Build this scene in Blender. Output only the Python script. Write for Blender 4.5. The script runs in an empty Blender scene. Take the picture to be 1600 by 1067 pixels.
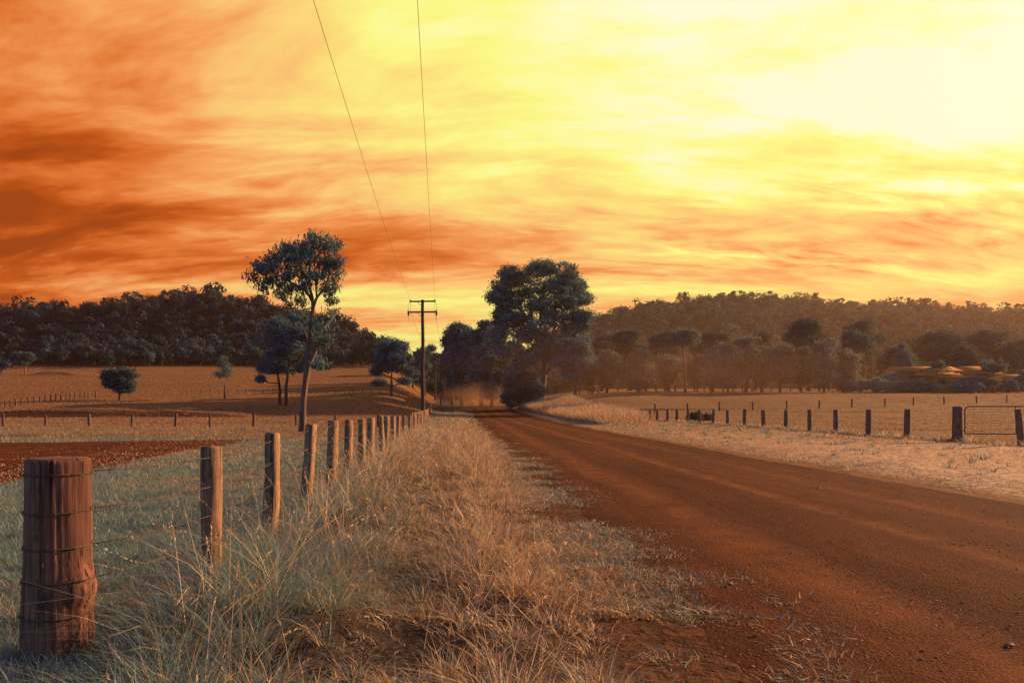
import bpy, math
import numpy as np
from mathutils import Vector

# ------------------------------------------------------------------ basics
sc = bpy.context.scene
COL = sc.collection
F = 1244.4          # focal length in photo pixels (28 mm on a 1600 px wide frame)
CX, HY, EYE = 800.0, 635.0, 1.5
R = np.random.default_rng(11)
SUN_AZ, SUN_EL = 63.0, 19.0


def s2l(r, g, b):
    f = lambda c: (c / 255 / 12.92) if c / 255 <= .04045 else ((c / 255 + .055) / 1.055) ** 2.4
    return (f(r), f(g), f(b), 1.0)


def hash2(ix, iy, seed):
    h = (ix.astype(np.int64) * 374761393 + iy.astype(np.int64) * 668265263 + seed * 1442695041) & 0xFFFFFFFF
    h = ((h ^ (h >> 13)) * 1274126177) & 0xFFFFFFFF
    h = h ^ (h >> 16)
    return (h & 0xFFFFFF) / float(0xFFFFFF)


def vnoise(x, y, seed=0):
    x = np.asarray(x, float); y = np.asarray(y, float)
    ix = np.floor(x); iy = np.floor(y)
    fx = x - ix; fy = y - iy
    fx = fx * fx * (3 - 2 * fx); fy = fy * fy * (3 - 2 * fy)
    a = hash2(ix, iy, seed); b = hash2(ix + 1, iy, seed)
    c = hash2(ix, iy + 1, seed); d = hash2(ix + 1, iy + 1, seed)
    return (a * (1 - fx) + b * fx) * (1 - fy) + (c * (1 - fx) + d * fx) * fy


def fbm(x, y, seed=0, octv=4):
    s = 0; a = .5; t = 0
    for k in range(octv):
        s = s + a * vnoise(x * 2 ** k, y * 2 ** k, seed + k); t += a; a *= .5
    return s / t


def sstep(a, b, x):
    t = np.clip((np.asarray(x, float) - a) / (b - a), 0, 1)
    return t * t * (3 - 2 * t)


# ------------------------------------------------------------------ terrain
def road_l(y):
    return 1.25 - .06 * y + .35 * (fbm(np.asarray(y, float) * .35, 3.3, 5) - .5)


def road_r(y):
    return 8.9 - .06 * y + .3 * (fbm(np.asarray(y, float) * .2, 9.3, 6) - .5)


def fence_x(y):
    return -1.7 - .088 * y


def rfence_x(y):
    return 19.0 - .0667 * y


PXL = np.array([-1500, -400, 0, 120, 230, 300, 400, 530, 640, 690, 730])
PYL = np.array([470, 480, 508, 500, 492, 482, 490, 528, 585, 606, 612])
PXR = np.array([740, 800, 860, 915, 1000, 1060, 1120, 1200, 1280, 1340, 1420, 1500, 1600, 2000, 3500])
PYR = np.array([614, 594, 552, 520, 503, 495, 490, 488, 494, 500, 501, 505, 509, 506, 496])


def h(x, y):
    x = np.asarray(x, float); y = np.asarray(y, float)
    yy = np.maximum(y, 5)
    u = x / yy
    px = CX + F * u
    zl = np.interp(y, [58, 95, 110, 135, 210, 240, 275, 420], [0, .2, 1.3, 2.9, 10.2, 13.4, 16, 18])
    zc = np.interp(y, [100, 135, 200, 270, 400, 700], [0, .6, 2.3, 4.6, 8.5, 16])
    zr = np.interp(y, [82, 110, 135, 160, 250, 420], [0, 1.2, 3.6, 4.6, 7, 14])
    wl = sstep(-.07, -.17, u) if False else 1 - sstep(-.17, -.08, u)
    wr = sstep(-.02, .13, u)
    z = zc + wl * (zl - zc) + wr * (zr - zc)
    # left wooded hill
    top = EYE + (HY - np.interp(px, PXL, PYL)) / F * 345
    pr = sstep(262, 345, y)
    z = z + pr * np.maximum(top - z, 0) * (px < 735)
    # right wooded hill
    top = EYE + (HY - np.interp(px, PXR, PYR)) / F * 600
    pr = sstep(265, 610, y) ** .85
    z = z + pr * np.maximum(top - z, 0) * (px >= 735)
    # dam bank in the left paddock (steep face to the south)
    yb = 93 + .06 * (x + 50)
    w = sstep(-66, -57, x) * (1 - sstep(-49, -36, x)) * (.85 + .3 * vnoise(x * .3, 1.0, 3))
    w2 = .55 * sstep(-44, -40, x) * (1 - sstep(-36, -30, x))
    prof = sstep(yb - 1.0, yb + .8, y) * (1 - sstep(yb + 1.5, yb + 9, y))
    z = z + (w + w2) * prof * 1.0
    # second small scour higher on the slope
    prof = sstep(199, 200.5, y) * (1 - sstep(202, 212, y))
    z = z + .9 * prof * sstep(-124, -119, x) * (1 - sstep(-114, -110, x))
    # verge relief
    rl = 1.25 - .06 * y; rr = 8.9 - .06 * y; fx = fence_x(y)
    inv = sstep(fx - .4, fx + .6, x) * (1 - sstep(rl - 1.5, rl - .25, x)) * (1 - sstep(60, 110, y))
    t = (x - fx) / (rl - fx)
    near = 1 - sstep(20, 60, y)
    z = z + inv * near * (.30 * (fbm(x * .9, y * .9, 21) - .5) + .07 * np.exp(-((t - .72) / .16) ** 2) + .20 * sstep(3.6, 6.5, y) * np.exp(-((t - .12) / .26) ** 2) - .06 * np.exp(-((t - .45) / .15) ** 2))
    right = sstep(rr + .1, rr + 1.6, x) * (1 - sstep(70, 120, y))
    z = z + right * (.14 + .10 * (fbm(x * .5, y * .5, 31) - .5))
    z = z + .05 * (fbm(x * .25, y * .25, 44) - .5) * (1 - sstep(rl - 1.2, rl - .2, x) * (1 - sstep(rr, rr + .2, x)))
    return z


def h1(x, y):
    return float(h(np.array([x]), np.array([y]))[0])


def hit(px, py, lo=3, hi=700):
    """where the ground meets the sight line that leads to this spot of the place"""
    u = (px - CX) / F
    y = np.linspace(lo, hi, 30000)
    ray = EYE - (py - HY) / F * y
    g = h(u * y, y)
    k = np.argmax(g >= ray)
    return u * y[k], y[k], float(g[k])


# ------------------------------------------------------------------ mesh builder
class MB:
    def __init__(s):
        s.v = []; s.q = []; s.t = []; s.c = []; s.n = 0

    def add(s, v, q=None, t=None, col=None):
        v = np.asarray(v, float).reshape(-1, 3)
        if q is not None and len(q): s.q.append(np.asarray(q, np.int64).reshape(-1, 4) + s.n)
        if t is not None and len(t): s.t.append(np.asarray(t, np.int64).reshape(-1, 3) + s.n)
        if col is None: col = np.ones((len(v), 3)) * .5
        col = np.asarray(col, float)
        if col.ndim == 1: col = np.tile(col, (len(v), 1))
        s.c.append(col); s.v.append(v); s.n += len(v)

    def tube(s, pts, rad, n=8, col=None, cap=True):
        pts = np.asarray(pts, float); m = len(pts)
        rad = np.broadcast_to(np.asarray(rad, float), (m,))
        tan = np.gradient(pts, axis=0)
        tan /= np.linalg.norm(tan, axis=1)[:, None] + 1e-9
        ref = np.array([1.0, 0, 0]) if abs(tan[0][0]) < .8 else np.array([0, 1.0, 0])
        a = np.arange(n) / n * 2 * np.pi
        vs = []
        for i in range(m):
            b = np.cross(tan[i], ref); b /= np.linalg.norm(b) + 1e-9
            c = np.cross(b, tan[i]); ref = c
            vs.append(pts[i] + rad[i] * (np.cos(a)[:, None] * b + np.sin(a)[:, None] * c))
        v = np.concatenate(vs)
        i = np.arange(m - 1)[:, None] * n; j = np.arange(n)[None, :]; j2 = (j + 1) % n
        q = np.stack([i + j, i + j2, i + n + j2, i + n + j], -1).reshape(-1, 4)
        t = []
        if cap:
            v = np.concatenate([v, pts[[0, -1]]])
            c0 = m * n; c1 = c0 + 1; o = (m - 1) * n
            for k in range(n):
                t.append((c0, (k + 1) % n, k)); t.append((c1, o + k, o + (k + 1) % n))
        s.add(v, q, t, col)

    def box(s, c, size, rz=0, tilt=(0, 0), col=None, bev=.0):
        x, y, z = np.asarray(size, float) / 2
        b = min(bev, x * .9, y * .9, z * .9)
        if b > 0:
            ring = [(-x + b, -y), (x - b, -y), (x, -y + b), (x, y - b), (x - b, y), (-x + b, y), (-x, y - b), (-x, -y + b)]
        else:
            ring = [(-x, -y), (x, -y), (x, y), (-x, y)]
        n = len(ring); ring = np.array(ring)
        lv = [(-z, 1.0)] + ([(z - b, 1.0)] if b > 0 else []) + [(z, 1 - (b / max(x, y)) if b > 0 else 1.0)]
        v = np.concatenate([np.column_stack([ring * k, np.full(n, zz)]) for zz, k in lv])
        m = len(lv)
        q = [(i * n + j, i * n + (j + 1) % n, (i + 1) * n + (j + 1) % n, (i + 1) * n + j) for i in range(m - 1) for j in range(n)]
        v = np.concatenate([v, [[0, 0, -z], [0, 0, z]]])
        t = [(m * n, (j + 1) % n, j) for j in range(n)] + [(m * n + 1, (m - 1) * n + j, (m - 1) * n + (j + 1) % n) for j in range(n)]
        v[:, 0] += tilt[0] * (v[:, 2] + z); v[:, 1] += tilt[1] * (v[:, 2] + z)
        ca, sa = math.cos(rz), math.sin(rz)
        v = np.column_stack([v[:, 0] * ca - v[:, 1] * sa, v[:, 0] * sa + v[:, 1] * ca, v[:, 2]]) + np.asarray(c, float)
        s.add(v, q, t, col)

    def build(s, name, mat, parent=None, smooth=False, origin=None):
        v = np.concatenate(s.v)
        if origin is None:
            origin = np.array(parent.location) if parent is not None and parent.type == 'EMPTY' else None
            if parent is not None and parent.type != 'EMPTY' and 'org' in parent.keys():
                origin = np.array(parent['org'])
        if origin is not None: v = v - np.asarray(origin, float)
        q = np.concatenate(s.q) if s.q else np.zeros((0, 4), np.int64)
        t = np.concatenate(s.t) if s.t else np.zeros((0, 3), np.int64)
        me = bpy.data.meshes.new(name)
        me.vertices.add(len(v)); me.vertices.foreach_set('co', v.astype(np.float32).ravel())
        lp = np.concatenate([q.ravel(), t.ravel()]).astype(np.int32)
        me.loops.add(len(lp)); me.loops.foreach_set('vertex_index', lp)
        st = np.concatenate([np.arange(len(q)) * 4, len(q) * 4 + np.arange(len(t)) * 3]).astype(np.int32)
        me.polygons.add(len(st)); me.polygons.foreach_set('loop_start', st)
        if smooth: me.polygons.foreach_set('use_smooth', np.ones(len(st), bool))
        at = me.attributes.new('Col', 'FLOAT_COLOR', 'POINT')
        c = np.concatenate(s.c); c = np.column_stack([c, np.ones(len(c))]).astype(np.float32)
        at.data.foreach_set('color', c.ravel())
        me.update(calc_edges=True)
        me.materials.append(mat)
        o = bpy.data.objects.new(name, me); COL.objects.link(o)
        if parent is not None: o.parent = parent
        return o


def tag(o, label=None, cat=None, group=None, kind=None):
    if label: o['label'] = label
    if cat: o['category'] = cat
    if group: o['group'] = group
    if kind: o['kind'] = kind
    return o


def thing(name, label, cat, loc, group=None):
    o = bpy.data.objects.new(name, None); COL.objects.link(o)
    o.empty_display_size = .3
    o.location = tuple(float(c) for c in loc)
    return tag(o, label, cat, group)


# ------------------------------------------------------------------ materials
class NT:
    def __init__(s, nt):
        s.nt = nt

    def n(s, kind, **kw):
        nd = s.nt.nodes.new(kind)
        for k, v in kw.items(): setattr(nd, k, v)
        return nd

    def put(s, sock, v):
        if hasattr(v, 'is_linked') or isinstance(v, bpy.types.NodeSocket): s.nt.links.new(v, sock)
        else: sock.default_value = v

    def m(s, op, a, b=0.0, c=0.0, clamp=False):
        nd = s.n('ShaderNodeMath', operation=op); nd.use_clamp = clamp
        s.put(nd.inputs[0], a); s.put(nd.inputs[1], b)
        if op in ('MULTIPLY_ADD', 'SMOOTH_MIN', 'SMOOTH_MAX', 'COMPARE', 'WRAP'): s.put(nd.inputs[2], c)
        return nd.outputs[0]

    def rng(s, v, a, b, lo=0.0, hi=1.0, mode='SMOOTHSTEP'):
        nd = s.n('ShaderNodeMapRange', interpolation_type=mode); nd.clamp = True
        s.put(nd.inputs[0], v)
        for i, x in enumerate((a, b, lo, hi)): s.put(nd.inputs[i + 1], x)
        return nd.outputs[0]

    def mix(s, f, a, b, blend='MIX'):
        nd = s.n('ShaderNodeMix', data_type='RGBA', blend_type=blend)
        s.put(nd.inputs[0], f); s.put(nd.inputs[6], a); s.put(nd.inputs[7], b)
        return nd.outputs[2]

    def noise(s, vec, scale, detail=4.0, rough=.55, dist=0.0, out=0):
        nd = s.n('ShaderNodeTexNoise')
        if vec is not None: s.put(nd.inputs['Vector'], vec)
        nd.inputs['Scale'].default_value = scale; nd.inputs['Detail'].default_value = detail
        nd.inputs['Roughness'].default_value = rough; nd.inputs['Distortion'].default_value = dist
        return nd.outputs[out]

    def comb(s, x, y, z):
        nd = s.n('ShaderNodeCombineXYZ')
        for i, v in enumerate((x, y, z)): s.put(nd.inputs[i], v)
        return nd.outputs[0]

    def sep(s, v):
        nd = s.n('ShaderNodeSeparateXYZ'); s.put(nd.inputs[0], v); return nd.outputs

    def scale(s, v, xyz):
        nd = s.n('ShaderNodeVectorMath', operation='MULTIPLY'); s.put(nd.inputs[0], v); nd.inputs[1].default_value = xyz
        return nd.outputs[0]

    def ramp(s, v, stops):
        nd = s.n('ShaderNodeValToRGB'); s.put(nd.inputs[0], v)
        e = nd.color_ramp.elements
        while len(e) < len(stops): e.new(.5)
        for i, (p, c) in enumerate(stops):
            e[i].position = p; e[i].color = c
        return nd.outputs[0]

    def bump(s, hgt, strength=.5, dist=.02):
        nd = s.n('ShaderNodeBump'); s.put(nd.inputs['Height'], hgt)
        nd.inputs['Strength'].default_value = strength; nd.inputs['Distance'].default_value = dist
        return nd.outputs[0]


def newmat(name):
    m = bpy.data.materials.new(name); m.use_nodes = True
    m.node_tree.nodes.clear()
    t = NT(m.node_tree)
    out = t.n('ShaderNodeOutputMaterial')
    return m, t, out


def principled(t, out, col, rough=.9, spec=.2, normal=None, metal=0.0):
    p = t.n('ShaderNodeBsdfPrincipled')
    t.put(p.inputs['Base Color'], col); t.put(p.inputs['Roughness'], rough)
    p.inputs['Specular IOR Level'].default_value = spec
    p.inputs['Metallic'].default_value = metal
    if normal is not None: t.put(p.inputs['Normal'], normal)
    t.nt.links.new(p.outputs[0], out.inputs[0])
    return p


def c4(*c): return (c[0], c[1], c[2], 1.0)


def pos(t): return t.n('ShaderNodeNewGeometry').outputs['Position']


def objco(t): return t.n('ShaderNodeTexCoord').outputs['Object']


def attr(t): return t.n('ShaderNodeAttribute', attribute_name='Col').outputs['Color']


def mat_leaf(name, trans=.35, tint=(1, 1, 1), rough=.6, spec=.2):
    m, t, out = newmat(name)
    c = t.mix(1.0, attr(t), c4(*tint), 'MULTIPLY')
    p = t.n('ShaderNodeBsdfPrincipled'); t.put(p.inputs['Base Color'], c)
    p.inputs['Roughness'].default_value = rough; p.inputs['Specular IOR Level'].default_value = spec
    tr = t.n('ShaderNodeBsdfTranslucent'); t.put(tr.inputs[0], t.mix(1.0, c, (1.5, 1.25, .75, 1), 'MULTIPLY'))
    mx = t.n('ShaderNodeMixShader'); mx.inputs[0].default_value = trans
    t.nt.links.new(p.outputs[0], mx.inputs[1]); t.nt.links.new(tr.outputs[0], mx.inputs[2])
    t.nt.links.new(mx.outputs[0], out.inputs[0])
    return m


M_LEAF = mat_leaf('eucalypt_leaf', .24, rough=.8, spec=.05)
M_GRASS = mat_leaf('grass_blade', .28, rough=.6, spec=.15)
M_FOREST = mat_leaf('forest_leaf', .16, rough=.9, spec=.03)


def mat_ground():
    m, t, out = newmat('paddock_soil')
    P = pos(t); a = attr(t)
    n1 = t.noise(P, .35, 6); n2 = t.noise(P, 6.0, 4, .65); n3 = t.noise(P, 1.6, 5, .6)
    streak = t.noise(t.scale(P, (.25, .9, .5)), .5, 5, .6)
    c = t.mix(t.rng(n2, .35, .68), t.mix(1.0, a, (.62, .6, .6, 1), 'MULTIPLY'), t.mix(1.0, a, (1.22, 1.18, 1.1, 1), 'MULTIPLY'))
    c = t.mix(t.m('MULTIPLY', t.rng(streak, .5, .72), .55), c, t.mix(1.0, a, (.55, .62, .72, 1), 'MULTIPLY'))
    c = t.mix(t.m('MULTIPLY', t.rng(n1, .5, .75), .45), c, t.mix(1.0, a, (1.25, 1.15, .95, 1), 'MULTIPLY'))
    hgt = t.m('ADD', t.m('MULTIPLY', n3, .6), t.m('MULTIPLY', n2, .4))
    principled(t, out, c, .95, .1, t.bump(hgt, .9, .16))
    return m


def mat_road(name, track=False):
    m, t, out = newmat(name)
    P = pos(t); x, y, z = t.sep(P)
    xr = t.m('ADD', x, t.m('MULTIPLY', y, .06))      # across the road
    Q = t.comb(xr, t.m('MULTIPLY', y, .06), 0.0)
    lanes = t.noise(Q, 1.6, 6, .68, .25)
    fine = t.noise(P, 48.0, 3, .75); mid = t.noise(P, 3.0, 5, .6); big = t.noise(P, .25, 3)
    c = t.ramp(lanes, [(.32, c4(.075, .020, .006)), (.5, c4(.135, .040, .011)), (.66, c4(.21, .072, .021))])
    c = t.mix(t.m('MULTIPLY', t.rng(mid, .42, .7), .4), c, c4(.085, .022, .007))
    c = t.mix(t.m('MULTIPLY', t.rng(fine, .36, .5, 1, 0), .75), c, c4(.035, .010, .005))
    c = t.mix(t.m('MULTIPLY', t.rng(fine, .57, .68), .9), c, c4(.42, .19, .09))
    c = t.mix(t.m('MULTIPLY', t.rng(big, .45, .65), .3), c, c4(.2, .07, .02))
    # paler compacted wheel tracks and dark loose windrows between them
    wob = t.m('MULTIPLY', t.m('SUBTRACT', t.noise(Q, .8, 3, .6), .5), 1.3)
    for at_, wd, amt, cc in ((1.75, .75, .55, c4(.05, .014, .005)), (3.9, .5, .35, c4(.07, .02, .007)), (8.2, .9, .5, c4(.075, .022, .007)), (2.9, .5, .8, c4(.31, .125, .042)), (5.0, .42, .8, c4(.33, .135, .046)), (6.9, .5, .6, c4(.28, .105, .034))):
        k = t.rng(t.m('ABSOLUTE', t.m('ADD', t.m('SUBTRACT', xr, at_), wob)), 0.0, wd, 1, 0)
        k = t.m('MULTIPLY', k, t.rng(t.noise(P, 1.1, 5, .65), .3, .62))
        c = t.mix(t.m('MULTIPLY', k, amt), c, cc)
    c = t.mix(t.m('MULTIPLY', t.rng(fine, .36, .5, 1, 0), .6), c, c4(.03, .009, .004))
    v = t.n('ShaderNodeTexVoronoi'); t.put(v.inputs['Vector'], P); v.inputs['Scale'].default_value = 45.0
    hgt = t.m('ADD', t.m('MULTIPLY', fine, .9), t.m('MULTIPLY', mid, .35))
    hgt = t.m('SUBTRACT', hgt, t.m('MULTIPLY', v.outputs[0], .5))
    hgt = t.m('ADD', hgt, t.m('MULTIPLY', lanes, 1.4))
    principled(t, out, t.mix(1.0, c, c4(.66, .52, .42), 'MULTIPLY'), .95, .08, t.bump(hgt, .75, .028))
    return m


def mat_wood(name, dark, mid, light, scale=1.0, streak=.5):
    m, t, out = newmat(name)
    O = objco(t)
    g = t.noise(t.scale(O, (80 * scale, 80 * scale, 4.0 * scale)), 1.0, 6, .72, .4)
    bands = t.noise(t.scale(O, (9 * scale, 9 * scale, .35 * scale)), 1.0, 2, .5)
    blot = t.noise(t.scale(O, (1, 1, .45)), 9.0 * scale, 4, .6)
    crack = t.noise(t.scale(O, (60 * scale, 60 * scale, 1.1 * scale)), 1.0, 2, .5)
    c = t.ramp(g, [(.3, dark), (.5, mid), (.7, light)])
    c = t.mix(t.m('MULTIPLY', t.rng(bands, .52, .66), streak), c, dark)
    c = t.mix(t.m('MULTIPLY', t.rng(blot, .53, .68), .75), c, c4(dark[0] * .7, dark[1] * .7, dark[2] * .8))
    c = t.mix(t.m('MULTIPLY', t.rng(crack, .60, .68), .85), c, c4(.012, .008, .008))
    hgt = t.m('SUBTRACT', t.m('MULTIPLY', g, .6), t.m('MULTIPLY', t.rng(crack, .56, .68), .9))
    principled(t, out, c, .85, .25, t.bump(hgt, .8, .012))
    return m


def mat_bark():
    m, t, out = newmat('gum_bark')
    O = pos(t)
    g = t.noise(t.scale(O, (5, 5, .8)), 1.0, 5, .6, .5); b = t.noise(O, 1.2, 4, .6)
    c = t.mix(1.0, attr(t), t.ramp(g, [(.35, c4(.45, .4, .38)), (.55, c4(1, 1, 1)), (.7, c4(1.45, 1.35, 1.25))]), 'MULTIPLY')
    c = t.mix(t.m('MULTIPLY', t.rng(b, .5, .7), .5), c, c4(.10, .06, .045))
    principled(t, out, c, .8, .2, t.bump(g, .7, .05))
    return m


def mat_plain(name, col, rough=.7, metal=0.0, spec=.3, var=.35, scale=8.0):
    m, t, out = newmat(name)
    n = t.noise(objco(t), scale, 4, .6)
    c = t.mix(t.rng(n, .35, .7), c4(*[k * (1 - var) for k in col]), c4(*[min(k * (1 + var), 1) for k in col]))
    principled(t, out, c, rough, spec, t.bump(n, .25, .01), metal)
    return m


M_GROUND = mat_ground()
M_ROAD = mat_road('road_dirt')
M_BIGPOST = mat_wood('weathered_log', c4(.065, .024, .016), c4(.20, .082, .048), c4(.32, .15, .088), 1.0, .75)
M_POST = mat_wood('split_timber', c4(.08, .045, .028), c4(.28, .155, .082), c4(.48, .29, .16), 1.3, .35)
M_RPOST = mat_wood('grey_timber', c4(.06, .03, .022), c4(.15, .075, .052), c4(.25, .14, .095), .8, .3)
M_POLE = mat_wood('pole_timber', c4(.03, .02, .02), c4(.07, .04, .035), c4(.12, .07, .05), .4, .3)
M_BARK = mat_bark()
M_WIRE = mat_plain('rusty_wire', (.11, .065, .045), .7, .4)
M_CABLE = mat_plain('dull_cable', (.16, .10, .06), .6, .3)
M_STEEL = mat_plain('rusted_pipe', (.12, .07, .06), .6, .5)
M_PORC = mat_plain('brown_porcelain', (.06, .03, .025), .3)
M_STONE = mat_plain('road_stone', (.30, .15, .085), .9, var=.5, scale=30)
M_GLASS = mat_plain('dark_glass', (.02, .02, .025), .15, spec=.5)


def mat_roofing():
    m, t, out = newmat('sheet_roof')
    O = objco(t); x, y, z = t.sep(O)
    w = t.m('SINE', t.m('MULTIPLY', x, 22.0))
    n = t.noise(O, .8, 5, .6)
    c = t.mix(t.rng(n, .3, .7), c4(.38, .155, .035), c4(.43, .18, .042))
    principled(t, out, c, .95, .05)
    return m


M_ROOF = mat_roofing()
M_HOUSE = mat_plain('painted_weatherboard', (.30, .14, .065), .8, var=.15, scale=3)

# ------------------------------------------------------------------ ground sheet
TEAL = np.array([.14, .165, .14]); STRAW = np.array([.46, .31, .19]); BROWN = np.array([.20, .088, .034])


def ground_col(x, y):
    x = np.asarray(x, float); y = np.asarray(y, float)
    n = fbm(x * .12, y * .12, 61); n2 = fbm(x * .03, y * .06, 62)
    fx = fence_x(y); rl = 1.25 - .06 * y; rr = 8.9 - .06 * y
    brown = BROWN * (.85 + .5 * n2[..., None])
    col = brown.copy()
    # left near paddock, greener
    w = ((x < fx) * (1 - sstep(56, 66, y)))[..., None] * (.55 + .4 * n[..., None])
    col = col * (1 - w) + np.array([.17, .15, .085]) * w
    w = ((x < fx + .3) * (1 - sstep(12, 28, y)))[..., None] * .6
    col = col * (1 - w) + TEAL * w
    # verge
    w = (sstep(fx - .3, fx + .3, x) * (1 - sstep(rl - .4, rl + .1, x)))[..., None]
    col = col * (1 - w) + np.array([.05, .032, .024]) * w
    w = (sstep(rl - 1.1, rl - .1, x + .9 * (fbm(x * 1.4, y * 1.4, 66) - .5)) * (1 - sstep(rl + 1, rl + 2, x)) * (1 - sstep(60, 100, y)))[..., None] * .9
    col = col * (1 - w) + np.array([.080, .026, .010]) * w
    # right roadside strip : pale mown straw
    rf = rfence_x(y)
    w = (sstep(rr, rr + .6, x) * (1 - sstep(rf + .5, rf + 2, x)) * (1 - sstep(90, 130, y)))[..., None]
    col = col * (1 - w) + (STRAW * (.9 + .4 * n[..., None])) * w
    # right paddock
    w = sstep(rf + .3, rf + 2, x)[..., None] * (y > 5)[..., None]
    col = col * (1 - w) + (np.array([.235, .132, .06]) * (.75 + .5 * n[..., None])) * w
    # bare earth on the bank and scour
    yb = 93 + .06 * (x + 50)
    w = ((x > -67) & (x < -29) & (y > yb - 1.6) & (y < yb + 1.2)) * 1.0
    w = np.maximum(w, ((x > -125) & (x < -109) & (y > 198) & (y < 201)) * 1.0)[..., None]
    col = col * (1 - w) + np.array([.085, .032, .018]) * w
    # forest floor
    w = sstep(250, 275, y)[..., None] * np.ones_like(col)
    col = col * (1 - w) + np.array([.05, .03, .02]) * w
    return np.clip(col, .01, 1)


def build_ground():
    ys = np.concatenate([np.linspace(-45, 0, 24, endpoint=False), np.linspace(0, 30, 190, endpoint=False),
                         30 * np.exp(np.linspace(0, math.log(1500 / 30), 250))])
    k = np.linspace(-1, 1, 421)
    xs = np.sinh(k * 7.2) / math.sinh(7.2) * 1100
    X, Y = np.meshgrid(xs, ys)
    Z = h(X, Y)
    ny, nx = X.shape
    v = np.stack([X, Y, Z], -1).reshape(-1, 3)
    i = np.arange(ny - 1)[:, None] * nx; j = np.arange(nx - 1)[None, :]
    q = np.stack([i + j, i + j + 1, i + nx + j + 1, i + nx + j], -1).reshape(-1, 4)
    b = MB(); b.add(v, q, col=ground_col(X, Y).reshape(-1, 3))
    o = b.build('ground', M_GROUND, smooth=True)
    tag(o, 'rolling dry paddocks and hillsides on both sides of the dirt road', 'ground', kind='structure')


build_ground()


def build_road():
    ys = np.concatenate([np.linspace(-40, 0, 60, endpoint=False), np.linspace(0, 40, 260, endpoint=False), 40 * np.exp(np.linspace(0, math.log(420 / 40), 180))])
    s = np.linspace(0, 1, 61)
    Y, S = np.meshgrid(ys, s, indexing='ij')
    L = road_l(ys)[:, None] - .25; Rr = road_r(ys)[:, None] + .25
    X = L + (Rr - L) * S
    edge = np.minimum(S, 1 - S)
    prof = -.035 + .05 * sstep(0, .12, edge) + .05 * sstep(.05, .5, edge)
    rut = -.018 * (np.exp(-((S - .3) / .03) ** 2) + np.exp(-((S - .5) / .03) ** 2) + np.exp(-((S - .72) / .03) ** 2))
    xr = X + .06 * Y
    Z = h(X, Y) + prof + rut + .022 * (fbm(xr * 1.6, Y * .25, 71) - .5) + .02 * (fbm(X * 2, Y * 2, 72) - .5)
    Z = Z + np.clip((Y - 60) / 340, 0, 1) * .12
    v = np.stack([X, Y, Z], -1).reshape(-1, 3); ny, nx = X.shape
    i = np.arange(ny - 1)[:, None] * nx; j = np.arange(nx - 1)[None, :]
    q = np.stack([i + j, i + j + 1, i + nx + j + 1, i + nx + j], -1).reshape(-1, 4)
    b = MB(); b.add(v, q)
    tag(b.build('road', M_ROAD, smooth=True), 'red brown dirt road running straight to the trees', 'road', kind='structure')


build_road()


def road_z(x, y):
    return h1(x, y) + .035


def build_track():
    near = np.array([(-30, 800), (0, 765), (70, 750), (140, 738), (215, 721), (290, 705), (360, 695), (425, 688)], float)
    far = np.array([(-30, 692.5), (0, 692), (70, 691), (140, 690.5), (215, 689.5), (290, 688.8), (360, 687.8), (425, 687)], float)
    def w(p):
        d = EYE * F / (p[:, 1] - HY); return np.column_stack([(p[:, 0] - CX) / F * d, d])
    A, B = w(near), w(far)
    u = np.linspace(0, 7, 120)
    A = np.column_stack([np.interp(u, range(8), A[:, k]) for k in (0, 1)]); B = np.column_stack([np.interp(u, range(8), B[:, k]) for k in (0, 1)])
    A += .5 * (np.column_stack([fbm(u * 2, 1.0, 81), fbm(u * 2, 5.0, 82)]) - .5)
    s = np.linspace(0, 1, 90)[None, :, None]
    XY = A[:, None, :] * (1 - s) + B[:, None, :] * s
    X, Y = XY[..., 0], XY[..., 1]
    S = np.broadcast_to(s[..., 0], X.shape)
    e = np.minimum(S, 1 - S) * 2; e = np.minimum(e, np.minimum(u, 7 - u)[:, None] / 3)
    Z = h(X, Y) - .05 + .10 * sstep(0, .08, e) + .16 * (fbm(X * 1.3, Y * 1.3, 84) - .42) * sstep(.05, .3, e) * sstep(.95, .5, S)
    nx = X.shape[1]; ny = X.shape[0]
    v = np.stack([X, Y, Z], -1).reshape(-1, 3)
    i = np.arange(ny - 1)[:, None] * nx; j = np.arange(nx - 1)[None, :]
    q = np.stack([i + j, i + nx + j, i + nx + j + 1, i + j + 1], -1).reshape(-1, 4)
    b = MB(); b.add(v, q)
    tag(b.build('dirt_track', M_ROAD, smooth=True), 'bare orange dirt track crossing the left paddock', 'track', kind='structure')
    return A, B


TA, TB = build_track()


def on_track(x, y):
    """inside the bare track: between its two edges"""
    d = np.maximum(y, 1)
    px = CX + F * x / d
    npy = np.interp(px, [-30, 0, 70, 140, 215, 290, 360, 425], [800, 765, 750, 738, 721, 705, 695, 688])
    near_y = EYE * F / (npy - HY)
    far_y = np.interp(px, [-30, 425], [32.4, 35.9])
    return (px < 425) & (y > near_y + .15) & (y < far_y)


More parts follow.
